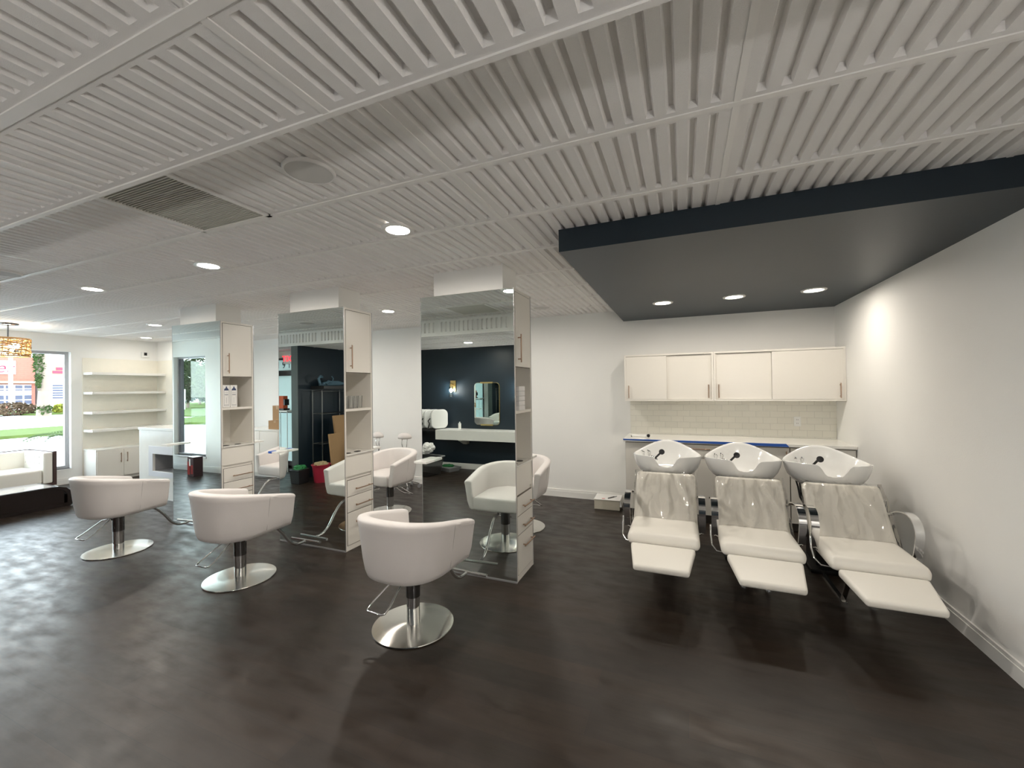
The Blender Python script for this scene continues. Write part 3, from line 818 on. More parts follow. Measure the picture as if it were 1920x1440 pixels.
wu = make_wash('left shampoo chair of three, nearest the back wall box'); wu.location = (-.165, WY, 0)
dup(wu, (.51, WY, 0), 0, 'middle shampoo chair of three with plastic-wrapped backrest')
dup(wu, (1.165, WY-.02, 0), 0, 'right shampoo chair of three, closest to the right wall')

# ------------------------------------------------------------------ wash area cabinets
def upper_cab(x0, x1, xm, left, label):
    t = thing('wall_cabinet', label, 'cabinet', (x0, 5.6, 1.43), 0, 'white wall cabinets over the counter')
    W = x1-x0; D = YB-5.6-.001; Hh = .60; g = MB()
    g.box(0, W, .0, D, 0, .018); g.box(0, W, 0, D, Hh-.022, Hh); g.box(0, .02, 0, D, .018, Hh-.022); g.box(W-.02, W, 0, D, .018, Hh-.022); g.box(.02, W-.02, D-.01, D, .018, Hh-.022)
    g.build('body', M_cab, t)
    spans = [(0.02, xm-x0, .004 if left else .026), (xm-x0, W-.02, .026 if left else .004)]
    for k, (a, b, yo) in enumerate(spans):
        d_ = MB(); d_.box(a, b, yo, yo+.018, .02, Hh-.026, bev=.001); d_ = d_.build('door', M_cab, t)
        hx_ = a+.035 if k == 0 else b-.035
        h = MB(); pull(h, (hx_, yo, .035), (hx_, yo, .20), (0, -.028, 0)); h.build('handle', M_bronze, d_)
    return t
upper_cab(-.71, .345, -.19, True, 'left white wall cabinet with two sliding doors above the counter')
upper_cab(.347, XR-.002, .96, False, 'right white wall cabinet with two sliding doors, touching the right wall')
g = MB(); g.box(-.68, XR-.001, YB-.012, YB-.0005, .972, 1.43); struct(g.build('wall_backsplash', M_subway))
g = MB(); g.box(-.70, XR-.001, 5.31, YB-.012, .935, .97, bev=.003); tag(g.build('countertop', M_quartz), 'long white quartz countertop below the tiled backsplash', 'countertop')
XB = [-.68, -.02, .72, 1.07, XR-.002]
for k in range(4):
    x0, x1 = XB[k], XB[k+1]
    t = thing('base_cabinet', ['leftmost white base cabinet under the counter, beside the box', 'white base cabinet with a drawer between the left and middle wash basins', 'white base cabinet behind the middle basin, third from the left', 'white base cabinet at the right wall under the counter'][k], 'cabinet', (x0, 5.34, 0), 0, 'white base cabinets')
    W = x1-x0-.002; g = MB(); g.box(0, W, 0.02, YB-5.34-.02, .10, .934); g.build('body', M_cab, t)
    g = MB(); g.box(0, W, .07, .09, 0, .10); g.build('toe_kick', M_gap, t)
    g = MB(); g.box(0.001, W-.001, .016, .022, .102, .93); g.build('drawer_gap', M_gap, t)
    if k in (1,):
        d_ = MB(); d_.box(.004, W-.004, 0, .018, .77, .922, bev=.001); d_ = d_.build('drawer', M_cab, t)
        h = MB(); pull(h, (.06, 0, .875), (.30, 0, .875), (0, -.03, 0)); h.build('handle', M_bronze, d_)
        d_ = MB(); d_.box(.004, W-.004, 0, .018, .104, .764, bev=.001); d_.build('door', M_cab, t)
    else:
        d_ = MB(); d_.box(.004, W-.004, 0, .018, .104, .922, bev=.001); d_ = d_.build('door', M_cab, t)
        if k == 2:
            h = MB(); pull(h, (W-.035, 0, .72), (W-.035, 0, .89), (0, -.03, 0)); h.build('handle', M_bronze, d_)
g = MB(); g.quad([(-.70, 5.3065, .953), (1.06, 5.3065, .938), (1.03, 5.3065, .972), (-.70, 5.3065, .969)]); g.bm.faces.ensure_lookup_table()
r_ = bmesh.ops.extrude_face_region(g.bm, geom=g.bm.faces[:]); [setattr(v_, 'co', v_.co+Vector((0, .0025, 0))) for v_ in r_['geom'] if isinstance(v_, bmesh.types.BMVert)]
tag(g.build('masking_tape', M_tape), 'long strip of blue masking tape along the countertop edge', 'tape')
# outlet in backsplash
t = thing('power_outlet', 'white wall outlet in the tiled backsplash, right side', 'outlet', (1.27, YB-.012, 1.17))
g = MB(); g.box(-.036, .036, -.006, 0, -.058, .058, bev=.002); g.build('cover_plate', M_white, t)
g = MB()
for z_ in (-.022, .022):
    for x_ in (-.007, .007): g.box(x_-.0015, x_+.0015, -.0068, -.006, z_-.006, z_+.006)
g.build('socket_slots', M_black, t)
# little level / tool on counter
t = thing('white_tool', 'small white hand tool lying on the left end of the counter', 'tool', (-.52, 5.52, .971))
g = MB(); g.box(-.10, .10, -.012, .012, .006, .028, bev=.003); g.build('handle_bar', M_white, t)
g = MB(); g.cyl((.105, -.012, .020), (.105, .012, .020), .020, None, 14); g.cyl((-.10, -.01, .009), (-.10, .01, .009), .009, None, 12); g.build('knob', M_black, t)
# box on floor
t = thing('flat_carton', 'flat white carton on the floor beside the wash cabinets', 'box', (-.955, 5.66, 0), radians(2))
g = MB(); g.box(-.165, .165, -.15, .15, 0, .125, bev=.003); g.build('carton_body', mat('plain_carton', (.62, .58, .48), .8, vary=.05), t)
g = MB(); g.box(-.17, .17, -.155, .155, .125, .132, bev=.001); g.hexa([(.165, -.155, .05), (.19, -.155, .05), (.19, .15, .06), (.165, .15, .06), (.17, -.155, .132), (.172, -.155, .132), (.172, .155, .132), (.17, .155, .132)]); g.build('lid', M_paper, t)
g = MB(); g.box(-.07, -.03, -.11, -.085, .132, .1325); g.build('red_mark', M_redink, t)
t2 = thing('pen', 'grey marker pen lying on the flat white carton', 'pen', (-.90, 5.63, .1405), radians(58))
g = MB(); g.cyl((-.075, 0, 0), (.04, 0, 0), .008); g.build('barrel', M_grey, t2)
g = MB(); g.cyl((.04, 0, 0), (.085, 0, 0), .0078); g.build('cap', M_white, t2)

# ------------------------------------------------------------------ left area
# shelves
for k, z_ in enumerate((1.96, 1.60, 1.235, .905)):
    g = MB(); g.box(XL+.012, -9.93, 4.04, 5.204, z_, z_+.045, bev=.002)
    tag(g.build('wall_shelf', M_quartz), ['topmost', 'second from top', 'third from top', 'lowest'][k]+' floating white shelf beside the window', 'shelf', 'white floating shelves')
t = thing('low_cabinet', 'low white two-door cabinet under the floating shelves', 'cabinet', (XL+.013, 4.04, 0))
g = MB(); g.box(0, .42, 0, 1.16, .06, .565); g.box(0, .38, 0.02, 1.14, 0, .06); g.build('body', M_cab, t)
g = MB(); g.box(0, .43, -.005, 1.162, .565, .59, bev=.002); g.build('cabinet_top', M_quartz, t)
for k in range(2):
    a = .01+k*.39; d_ = MB(); d_.box(.42, .438, a, a+.385, .065, .56, bev=.001); d_ = d_.build('door', M_cab, t)
    h = MB(); y_ = a+.34 if k == 0 else a+.045; pull(h, (.438, y_, .32), (.438, y_, .50), (.028, 0, 0)); h.build('handle', M_bronze, d_)
d_ = MB(); d_.box(.42, .438, .79, 1.15, .065, .56, bev=.001); d_.build('door', M_cab, t)
t = thing('wall_sensor', 'small white box with a black face high on the left wall', 'sensor', (XL, 5.0, 2.40))
g = MB(); g.box(0, .03, -.07, .07, -.06, .05, bev=.004); g.build('housing', M_white, t)
g = MB(); g.box(.03, .034, -.03, .02, -.02, .04); g.build('sensor_face', M_black, t)
# sofa
t = thing('sofa', 'cream tufted sofa with a dark brown shell in front of the window', 'sofa', (-9.75, 2.41, 0))
g = MB(); x0, x1, y0, y1 = -.42, .42, -.95, .95
g.box(x0, x0+.04, y0, y1, .16, .70); g.box(x0+.04, x1, y0, y0+.04, .16, .70); g.box(x0+.04, x1, y1-.04, y1, .16, .70); g.box(x0+.04, x1, y0+.04, y1-.04, .16, .20)
g.build('shell', M_brown, t)
g = MB(); g.box(x0+.04, x0+.18, y0+.04, y1-.04, .20, .69, bev=.03); g.build('backrest', M_leather2, t)
for s_ in (-1, 1):
    g = MB(); ya = s_*.91; yb_ = s_*.80
    g.box(x0+.18, x1-.005, min(ya, yb_), max(ya, yb_), .20, .69, bev=.02)
    a = g.build('armrest', M_leather2, t)
    g = MB()
    for i in range(4):
        for j in range(3): g.sphere((x0+.25+i*.15, s_*.797, .42+j*.10), .012, None, 8, (1, .4, 1))
    g.build('tufting_buttons', M_leather, a)
for k in range(2):
    g = MB(); g.box(x0+.18, x1-.01, -.795+k*.796, -.002+k*.796, .20, .43, bev=.03, seg=3); g.build('seat_cushion', M_leather2, t)
for sx in (-1, 1):
    for sy in (-1, 1): g = MB(); g.cyl((sx*.34, sy*.85, 0), (sx*.34, sy*.85, .16), .02); g.build('leg', M_darkchrome, t)
# coffee table
t = thing('coffee_table', 'low dark espresso coffee table with a curved end before the sofa', 'table', (-8.55, 2.25, 0))
g = MB()
poly = [(-.3, 0), (.86, 0), (.90, .03), (.88, .20), (.82, .27), (.74, .30), (-.3, .30), (-.3, .27), (.72, .27), (.79, .235), (.83, .17), (.83, .05), (-.3, .05)]
Mx = Matrix(((0, 0, 1, 0), (1, 0, 0, 0), (0, 1, 0, 0), (0, 0, 0, 1)))
g.prism(poly, -.30, .30, M=Mx); g.box(-.29, .29, -.29, .80, .05, .268); g.build('table_frame', M_darkwood, t)
g = MB(); g.box(-.28, .28, -.29, .70, .3005, .306, bev=.001); g.build('glass_top', mat('white_glossy_top', (.45, .45, .48), .08, coat=1), t)
# reception desk
t = thing('reception_desk', 'white reception desk with a dark recess, left of the mirror columns', 'desk', (-7.4, 4.1, 0))
g = MB(); x0, x1, y0, y1 = -.50, .75, -.33, .33
ox = x0+.36
g.box(x0, ox, y0, y0+.03, 0, 1.04); g.box(ox, x1, y0, y0+.03, 0, .42); g.box(ox, x1, y0, y0+.03, .68, 1.04)
g.box(x0, x0+.03, y0+.03, y1, 0, 1.04); g.box(x1-.03, x1, y0+.03, y1, 0, 1.04); g.box(x0+.03, x1-.03, y1-.03, y1, 0, 1.04)
g.build('body', M_quartz, t)
g = MB(); g.box(x0-.01, x1+.01, y0-.01, y1+.01, 1.04, 1.08, bev=.003); g.build('desk_top', M_quartz, t)
g = MB(); g.box(ox-.10, ox, y0-.006, y0, .34, .80); g.box(ox, x1, y0-.006, y0, .34, .415); g.box(ox, x1, y0-.006, y0, .685, .80); g.build('inset_panel', mat('cool_white_panel', (.70, .71, .75), .3), t)
g = MB(); g.box(ox, x1-.03, y0+.34, y0+.36, .40, .70); g.box(ox, x1-.03, y0+.03, y0+.34, .40, .42); g.box(ox-.02, ox, y0+.03, y0+.34, .42, .70); g.box(ox, x1-.03, y0+.03, y0+.34, .68, .70); g.build('recess_lining', M_grey, t)
# console at back wall with cardboard boxes
t = thing('console_counter', 'white counter along the back wall seen between left and middle columns', 'counter', (-7.9, 5.4, 0))
g = MB(); g.box(0, 1.5, .02, .53, .08, .87); g.box(0.02, 1.48, .06, .5, 0, .08); g.build('body', M_cab, t)
g = MB(); g.box(-.01, 1.51, 0, .54, .87, .90, bev=.002); g.build('cabinet_top', M_quartz, t)
for k in range(3):
    d_ = MB(); d_.box(.005+k*.497, .492+k*.497, 0.002, .02, .085, .86, bev=.001); d_.build('door', M_cab, t)
def carton(loc, sx, sy, sz, label, rz=0):
    t = thing('cardboard_box', label, 'box', loc, rz)
    g = MB(); g.box(-sx/2, sx/2, -sy/2, sy/2, 0, sz, bev=.002); g.build('carton_body', M_card, t)
    g = MB(); g.box(-.025, .025, -sy/2-.0005, sy/2+.0005, sz*.75, sz+.0006); g.build('packing_tape', mat('brown_tape', (.42, .28, .15), .4), t)
    return t
carton((-7.08, 5.60, .901), .34, .26, .16, 'lower cardboard box on the white back counter')
carton((-7.04, 5.60, 1.062), .24, .22, .28, 'upper taller cardboard box of the two on the back counter')

# rolling stands with padded heads
def rolling(loc, rz, label):
    t = thing('rolling_headrest_stand', label, 'rolling stool', loc, rz, 'white padded rolling stands')
    g = MB()
    g.sphere((0, 0, .835), .12, None, 24, (1.0, .62, .62)); hd = g.build('padded_head', M_leather, t)
    for v_ in hd.data.vertices:
        if v_.co.z < .815: v_.co.z = .815+(v_.co.z-.815)*.25
        v_.co.y += .15*(v_.co.x)**2*6
    g = MB()
    for sx in (-.045, .045): g.tube([(sx, .01, .80), (sx+.005, -.015, .74), (sx*.8, .0, .68), (sx*.3, .02, .645)], .006, None, 7)
    g.build('wire_bracket', M_chrome, t)
    g = MB(); g.cyl((0, .02, .12), (0, .02, .66), .012); g.build('pole', M_chrome, t)
    g = MB(); g.lathe([(.13, .45), (.14, .47), (.14, .50), (.12, .515), (.001, .515)], 0, .02, 0, 24); g.build('seat', M_leather, t)
    for k in range(5):
        a = 2*pi*k/5+.3; c_, s_ = cos(a), sin(a)
        g = MB(); g.tube([(0, .02, .13), (.10*c_, .02+.10*s_, .11), (.22*c_, .02+.22*s_, .075)], .011, None, 8); l_ = g.build('leg', M_chrome, t)
        g = MB(); g.cyl((.22*c_-.012*s_, .02+.22*s_+.012*c_, .028), (.22*c_+.012*s_, .02+.22*s_-.012*c_, .028), .028, None, 14); g.cyl((.22*c_, .02+.22*s_, .03), (.22*c_, .02+.22*s_, .08), .008, None, 8); g.build('caster', M_grey, l_)
    return t
rolling((-4.22, 5.58, 0), radians(10), 'white padded rolling stool beside the chair, left of the right mirror column')
rolling((-4.78, 5.60, 0), radians(-15), 'white padded rolling stool half hidden behind the middle mirror column')

# ------------------------------------------------------------------ navy nook behind the camera (seen in mirrors)
t = thing('vanity_shelf', 'thick white floating vanity shelf on the navy wall', 'shelf', (-3.6, YN, .62))
g = MB(); g.box(-.93, 1.9, 0.001, .38, 0, .19, bev=.003); g.build('shelf_body', M_quartz, t)
for x_ in (-.42, .9):
    g = MB(); g.prism([(0, 0), (.30, 0), (.30, -.02), (.10, -.11), (0, -.11)], -.04, .04, M=Matrix(((0, 0, 1, x_), (1, 0, 0, .001), (0, 1, 0, 0), (0, 0, 0, 1)))); g.build('bracket', M_cab, t)
t = thing('vanity_mirror', 'rounded rectangular mirror on the navy wall above the vanity shelf', 'mirror', (-3.57, YN, 1.31))
def rrect(w_, h_, r, n=8):
    o_ = []
    for cx_, cy_, a0 in ((w_/2-r, h_/2-r, 0), (-w_/2+r, h_/2-r, 90), (-w_/2+r, -h_/2+r, 180), (w_/2-r, -h_/2+r, 270)):
        for i in range(n+1): a = radians(a0+90*i/n); o_.append((cx_+r*cos(a), cy_+r*sin(a)))
    return o_
My = Matrix(((1, 0, 0, 0), (0, 0, 1, 0), (0, 1, 0, 0), (0, 0, 0, 1)))
g = MB(); g.prism(rrect(.54, .82, .07), .02, .03, M=My); g.build('mirror_glass', M_mirror, t)
g = MB(); g.prism(rrect(.55, .83, .075), .003, .0195, M=My); g.box(-.13, .13, .002, .038, .40, .43); g.box(-.13, .13, .002, .038, -.43, -.40); g.build('mirror_mount', M_brass, t)
def sconce(x_, label, pw=11):
    t = thing('wall_sconce', label, 'wall lamp', (x_, YN, 1.67), 0, 'brass wall sconces')
    g = MB(); g.box(-.06, .06, .001, .02, -.11, .11, bev=.002); g.build('back_plate', M_brass, t)
    g = MB(); g.cyl((0, .02, .03), (0, .10, .03), .012); g.lathe([(.022, -.02), (.024, .05), (.010, .06)], 0, .10, 0, 18); g.build('arm', M_brass, t)
    g = MB(); g.lathe([(.036, .0), (.038, -.22), (.036, -.22), (.034, 0)], 0, .10, 0, 24, caps=False); g.build('glass_tube', M_tumbler, t)
    g = MB(); g.sphere((0, .10, -.09), .022, None, 14, (1, 1, 1.9)); g.build('bulb', M_lens2, t)
    add_light('POINT', (0, .10, -.09), pw, (1, .95, .93), .03, parent=t)
sconce(-4.33, 'lit brass wall lamp left of the rounded vanity mirror')
sconce(-2.80, 'lit brass wall lamp right of the rounded vanity mirror')
sconce(-1.27, 'added unseen brass wall lamp on the navy wall, third along from the hoods', 6)  # added sconce out of view, fills the ceiling and chair backs
sconce(1.2, 'added unseen brass wall lamp on the navy wall, nearest the right wall', 36)  # added sconce out of view, strong fill for ceiling and right wall
g = MB(); g.lathe([(.001, 0), (.028, 0), (.028, .12), (.012, .13), (.012, .15), (.001, .15)], n=18, caps=False); o = g.build('white_bottle', M_white); o.location = (-4.08, YN+.2, .811); tag(o, 'small white bottle standing on the vanity shelf', 'bottle')
# white rounded trays/hoods hung in a row
hd = None
for k in range(4):
    if hd is None:
        t = thing('folded_hood', '', 'hood', (0, 0, 0), 0, 'row of white rounded hoods on the navy wall')
        g = MB(); g.prism(rrect(.36, .38, .10), -.03, .03, M=Matrix(((.55, 0, .84, 0), (-.84, 0, .55, 0), (0, 1, 0, 0), (0, 0, 0, 1))), bev=.02, smooth=True); g.build('hood_shell', M_white, t)
        g = MB(); g.tube([(-.1, .17, .02), (-.13, .2, -.03), (-.11, .18, -.08), (-.13, .2, -.17)], .010, None, 6); g.build('hinge', M_black, t)
        hd = t; o = t
    else: o = dup(hd, (0, 0, 0), 0)
    o.location = (-5.02+k*.165, YN+.24, 1.012); o['label'] = 'white rounded hood with black hinge, '+['first from the left', 'second from the left', 'third from the left', 'next to the vanity shelf'][k]+', before the navy wall'
g = MB(); g.box(-.62, .28, 0.001, .42, 0, .03); g.box(-.62, .28, .001, .02, -.03, 0); o = g.build('dark_shelf', M_black); o.location = (-4.83, YN, .785); tag(o, 'dark wall shelf carrying the row of white rounded hoods', 'shelf')
# storage tub with paper
t = thing('storage_tub', 'translucent plastic tub full of crumpled white paper on the floor', 'tub', (-4.55, -.25, 0), radians(12))
g = MB(); g.hexa([(-.24, -.17, 0), (.24, -.17, 0), (.24, .17, 0), (-.24, .17, 0), (-.30, -.22, .34), (.30, -.22, .34), (.30, .22, .34), (-.30, .22, .34)], None, .01, 2)
g.bm.faces.ensure_lookup_table(); g.build('tub_body', M_tub, t)
g = MB()
g.tube([(-.305, -.225, .34), (.305, -.225, .34), (.305, .225, .34), (-.305, .225, .34)], .010, None, 6, closed=True); g.build('rim', M_grey, t)
def crumple(mb, c, r, seed, sc=(1, 1, 1)):
    rnd = random.Random(seed); b = bmesh.new(); bmesh.ops.create_icosphere(b, subdivisions=3, radius=r)
    for v_ in b.verts: v_.co *= rnd.uniform(.78, 1.14); v_.co = Vector((v_.co.x*sc[0]+c[0], v_.co.y*sc[1]+c[1], v_.co.z*sc[2]+c[2]))
    mb.merge(b, None, smooth=False)
g = MB(); crumple(g, (-.05, 0, .42), .16, 1, (1.0, .8, .45)); crumple(g, (.10, .02, .50), .12, 2, (1, .8, .8)); o = g.build('paper_heap', M_paper); o.location = (-4.55, -.25, 0.02); tag(o, 'crumpled white paper sheets piled in the plastic tub', 'paper', kind='stuff')
t = thing('parts_tray', 'low dark tray with green cloth on the floor by the navy wall', 'tray', (-4.32, -.72, 0), radians(20))
g = MB(); g.hexa([(-.18, -.12, 0), (.18, -.12, 0), (.18, .12, 0), (-.18, .12, 0), (-.22, -.15, .08), (.22, -.15, .08), (.22, .15, .08), (-.22, .15, .08)]); g.build('tray_body', M_grey, t)
g = MB(); crumple(g, (0, 0, .09), .11, 5, (1.2, .9, .3)); g.build('green_cloth', M_green, t)
carton((-4.9, .33, 0), .34, .24, .14, 'small brown carton on the floor by the plastic tub', radians(30))
# rack etc against the partition
t = thing('wire_rack', 'tall dark wire rack standing against the navy partition', 'rack', (-6.31, .30, 0))
g = MB()
for x_ in (-.12, .12):
    for y_ in (-.33, .33): g.cyl((x_, y_, 0), (x_, y_, 1.62), .010, None, 8)
g.build('posts', M_steel, t)
for z_ in (.12, .62, 1.18, 1.60):
    g = MB()
    for x_ in (-.12, .12): g.cyl((x_, -.33, z_), (x_, .33, z_), .006, None, 6)
    for k in range(9): g.cyl((-.12, -.33+k*.0825, z_), (.12, -.33+k*.0825, z_), .003, None, 5)
    g.build('wire_shelf', M_steel, t)
t = thing('black_wall_shelf', 'black shelf high on the navy partition above the wire rack', 'shelf', (XP1, .32, 1.64))
g = MB(); g.box(.001, .34, -.35, .33, 0, .06, bev=.003); g.build('shelf_body', M_black, t)
g = MB(); rnd = random.Random(9)
for k in range(3):
    a0 = .25-.05*k
    g.tube([(.14+.03*k, a0, .02), (.16+.02*k, a0-.06, .01+.03*k), (.17, .0, .015+.02*k), (.16, -.20, .02+.02*k), (.17, -.3, .03)], .028, None, 8)
g.tube([(.18, .27, .03), (.18, .30, .12), (.17, .24, .17), (.16, .20, .15)], .024, None, 8); g.tube([(.18, -.02, .05), (.18, -.05, .13), (.17, -.02, .17)], .012, None, 8)
o = g.build('folded_cloth', M_bluecloth); o.location = (XP1, .32, 1.715); tag(o, 'blue grey cloth bundle lying on the high black shelf', 'cloth')
def board(loc, w_, h_, th, tilt, label):
    t = MB(); t.box(-th/2, th/2, -w_/2, w_/2, 0, h_, bev=.003)
    o = t.build('cardboard_sheet', M_card); o.location = loc; o.rotation_euler = (0, -tilt, 0); tag(o, label, 'cardboard', 'flattened cardboard leaning in the nook'); return o
board((-5.87, .56, .005), .27, .82, .04, radians(7), 'shorter flattened cardboard leaning on the wire rack')
board((-5.97, .24, .005), .40, 1.14, .04, radians(8), 'taller flattened cardboard leaning on the wire rack')
t = thing('black_crate', 'black plastic crate on the floor beside the leaning cardboard', 'crate', (-5.58, .14, 0))
g = MB()
g.box(-.15, .15, -.15, .15, 0, .02)
for k in range(5):
    for q in ((-.15, .15, -.15, -.14), (-.15, .15, .14, .15), (-.15, -.14, -.15, .15), (.14, .15, -.15, .15)): g.box(*q, .02+k*.09, .08+k*.09)
for sx in (-.145, .145):
    for sy in (-.145, .145): g.box(sx-.006, sx+.006, sy-.006, sy+.006, 0, .46)
g.build('crate_body', M_black, t)
g = MB(); g.box(-.13, .13, -.13, .13, .02, .40, bev=.01); g.build('dark_contents', M_grey, t)
t = thing('spray_tube', 'white round tube standing upright next to the black crate', 'tube', (-5.74, .42, 0))
g = MB(); g.lathe([(.04, 0), (.04, .50), (.001, .50)], n=20); g.build('tube_body', M_white, t)
g = MB(); g.lathe([(.044, .50), (.044, .56), (.001, .56)], n=20); g.build('cap', M_grey, t)
def bin_(name, loc, r0, r1, h, m, label, cat, sq=False):
    t = thing(name, label, cat, loc)
    g = MB()
    if sq: g.hexa([(-r0, -r0, 0), (r0, -r0, 0), (r0, r0, 0), (-r0, r0, 0), (-r1, -r1, h), (r1, -r1, h), (r1, r1, h), (-r1, r1, h)], None, .01, 2)
    else: g.lathe([(.001, .0), (r0, 0), (r1, h), (r1+.012, h), (r1+.012, h-.015), (r1-.006, h), (r0-.006, .01), (.001, .01)], n=28, caps=False)
    g.build('bin_body', m, t); return t
t = bin_('waste_bin', (-6.22, 1.10, 0), .10, .12, .25, M_black, 'square black bin with green rags on top, by the partition end', 'bin', True)
g = MB(); crumple(g, (0, 0, .26), .11, 11, (1, 1, .55)); g.build('green_rag', M_green, t)
t = bin_('red_bucket', (-5.96, .88, 0), .115, .15, .31, M_red, 'red plastic bucket with rags, right of the black bin', 'bucket')
g = MB(); crumple(g, (0, 0, .30), .12, 12, (1, 1, .5)); g.build('tan_rag', mat('tan_rag', (.35, .27, .15), .9), t)
# red/black product box by window 2
t = thing('printed_carton', 'dark red and black printed carton on the floor under the front window', 'box', (-8.74, 1.32, 0), radians(8))
g = MB(); g.box(-.12, .12, -.08, .08, 0, .37, bev=.003); g.build('carton_body', mat('dark_print', (.05, .025, .03), .5), t)
g = MB(); g.box(-.121, -.02, .0795, .081, .03, .28); g.box(.02, .10, .0795, .081, .05, .22); g.build('red_panel', mat('red_panel', (.32, .03, .025), .5), t)
g = MB(); g.box(-.115, .115, -.078, .078, .3705, .372); g.box(-.05, .0, .0795, .0812, .2, .33); g.build('pale_label', M_paper, t)

# ------------------------------------------------------------------ outside
GZ = -.15
g = MB(); g.box(-130, 5, -60, 70, GZ-.2, GZ); struct(g.build('ground_road', M_asph))
def strip(name, pts, m, z=.02):
    g = MB(); g.prism(pts, GZ, GZ+z, m); return struct(g.build(name))
strip('ground_pavement', [(-13, -30), (-XL*-1-.2, -30), (XL-.2, 40), (-13, 40)], M_conc, .02)
strip('ground_verge', [(-29.2, -45), (-24.6, -45), (-24.6, 45), (-29.2, 45)], M_grass, .12)
strip('ground_lawn', [(-62, 14.5), (-48, 16), (-46, 30), (-62, 32)], M_grass, .14)
strip('ground_lawn_south', [(-28, -60), (3, -60), (3, -14), (-24.6, -14)], M_grass, .12)
strip('ground_verge_south', [(-24.6, -9.3), (3, -9.3), (3, -7.6), (-24.6, -7.6)], M_grass, .12)
# brick shop
t = thing('brick_building', 'red brick shop with a white sign and gridded white windows across the road', 'building', (-72, 17.5, GZ))
g = MB(); g.box(-8, 0, -14, 6.6, 0, 6.1); g.build('wall', M_brick, t)
g = MB(); g.box(-.02, .5, -14, 6.6, 3.0, 3.25); g.build('canopy', M_tan, t)
g = MB(); g.box(.02, .14, -3, 5.0, 4.05, 5.6); sg = g.build('sign_board', M_sign, t)
Ms = Matrix.Translation((.16, 3.25, 4.75)) @ Matrix.Rotation(pi/2, 4, 'Z') @ Matrix.Rotation(pi/2, 4, 'X')
text_mesh('rket', 1.75, 'sign_letters', M_signred, Ms, sg, shear=.35, depth=.03)
for y0 in (3.35, -2.5):
    w_ = MB(); w_.box(.02, .12, y0, y0+2.9 if y0 > 0 else y0+4, .4, 2.85); fw = w_.build('window', M_sign, t)
    w_ = MB(); W_ = 2.9 if y0 > 0 else 4
    for i in range(4):
        for z0, z1 in ((.55, 1.0), (1.1, 1.6), (2.15, 2.3), (2.4, 2.75)):
            w_.box(.10, .14, y0+.15+i*W_/4, y0+.08+(i+1)*W_/4-.08, z0, z1)
    w_.build('pane', M_shutter, fw)
t = thing('white_building', 'white stucco building with a red sign and louvred window beyond the palm', 'building', (-71, 26.7, GZ))
g = MB(); g.box(-8, 0, -2.2, 9, 0, 6.6); g.build('wall', M_stucco, t)
g = MB(); g.box(.01, .10, -1.6, 2.0, 3.75, 5.3); sg = g.build('sign_board', M_tan, t)
g = MB(); g.box(.10, .16, -1.2, 1.8, 4.62, 4.95); g.box(.10, .16, -1.5, 1.8, 4.2, 4.52); g.build('sign_letters', M_signred, sg)
w_ = MB(); w_.box(.01, .06, -1.6, .8, 1.0, 2.95); fw = w_.build('window', M_sign, t)
w_ = MB()
for j in range(6):
    for i in range(2): w_.box(.06, .09, -1.5+i*1.1, -.55+i*1.1, 1.12+j*.30, 1.32+j*.30)
w_.build('pane', M_shutter, fw)
g = MB(); g.cyl((-60, 19.35-.9, GZ), (-60, 19.35-.9, 6.2), .14, None, 10); o = g.build('street_pole', M_sign); tag(o, 'pale street pole in front of the brick shop', 'pole')
def leaves(mb, c, r, n, size, seed, m=None):
    rnd = random.Random(seed)
    for _ in range(n):
        d = Vector((rnd.gauss(0, 1), rnd.gauss(0, 1), rnd.gauss(0, 1))).normalized()*(rnd.uniform(.45, 1)**.5)
        p = Vector(c)+Vector((d.x*r[0], d.y*r[1], d.z*r[2]))
        a = Vector((rnd.uniform(-1, 1), rnd.uniform(-1, 1), rnd.uniform(-1, 1))).normalized(); b_ = a.orthogonal().normalized()
        s_ = size*rnd.uniform(.6, 1.3)
        mb._f([mb.bm.verts.new(p+a*s_), mb.bm.verts.new(p+b_*s_*.45), mb.bm.verts.new(p-a*s_), mb.bm.verts.new(p-b_*s_*.45)], m)
def hedge(loc, r, n, m, label, seed, size=.16):
    t = thing('shrub', label, 'shrub', loc)
    g = MB(); leaves(g, (0, 0, r[2]*.75), r, n, size, seed); g.build('foliage', m, t, recalc=False)
    g = MB()
    for k in range(5): g.tube([(0, 0, 0), (r[0]*.3*cos(k), r[1]*.4*sin(k*1.3), r[2]*1.0)], .03, None, 5)
    g.build('stems', M_bark, t)
hedge((-50, 15.4, GZ), (.8, 1.6, .62), 700, M_leafb, 'bronze coloured shrub on the lawn across the road', 21)
hedge((-49, 18.1, GZ), (.6, .8, .5), 500, M_leafy, 'yellow green shrub at the foot of the palm', 22)
hedge((-50, 21.5, GZ), (.8, 2.0, .5), 700, M_leafb, 'dull brown hedge right of the yellow shrub', 23)
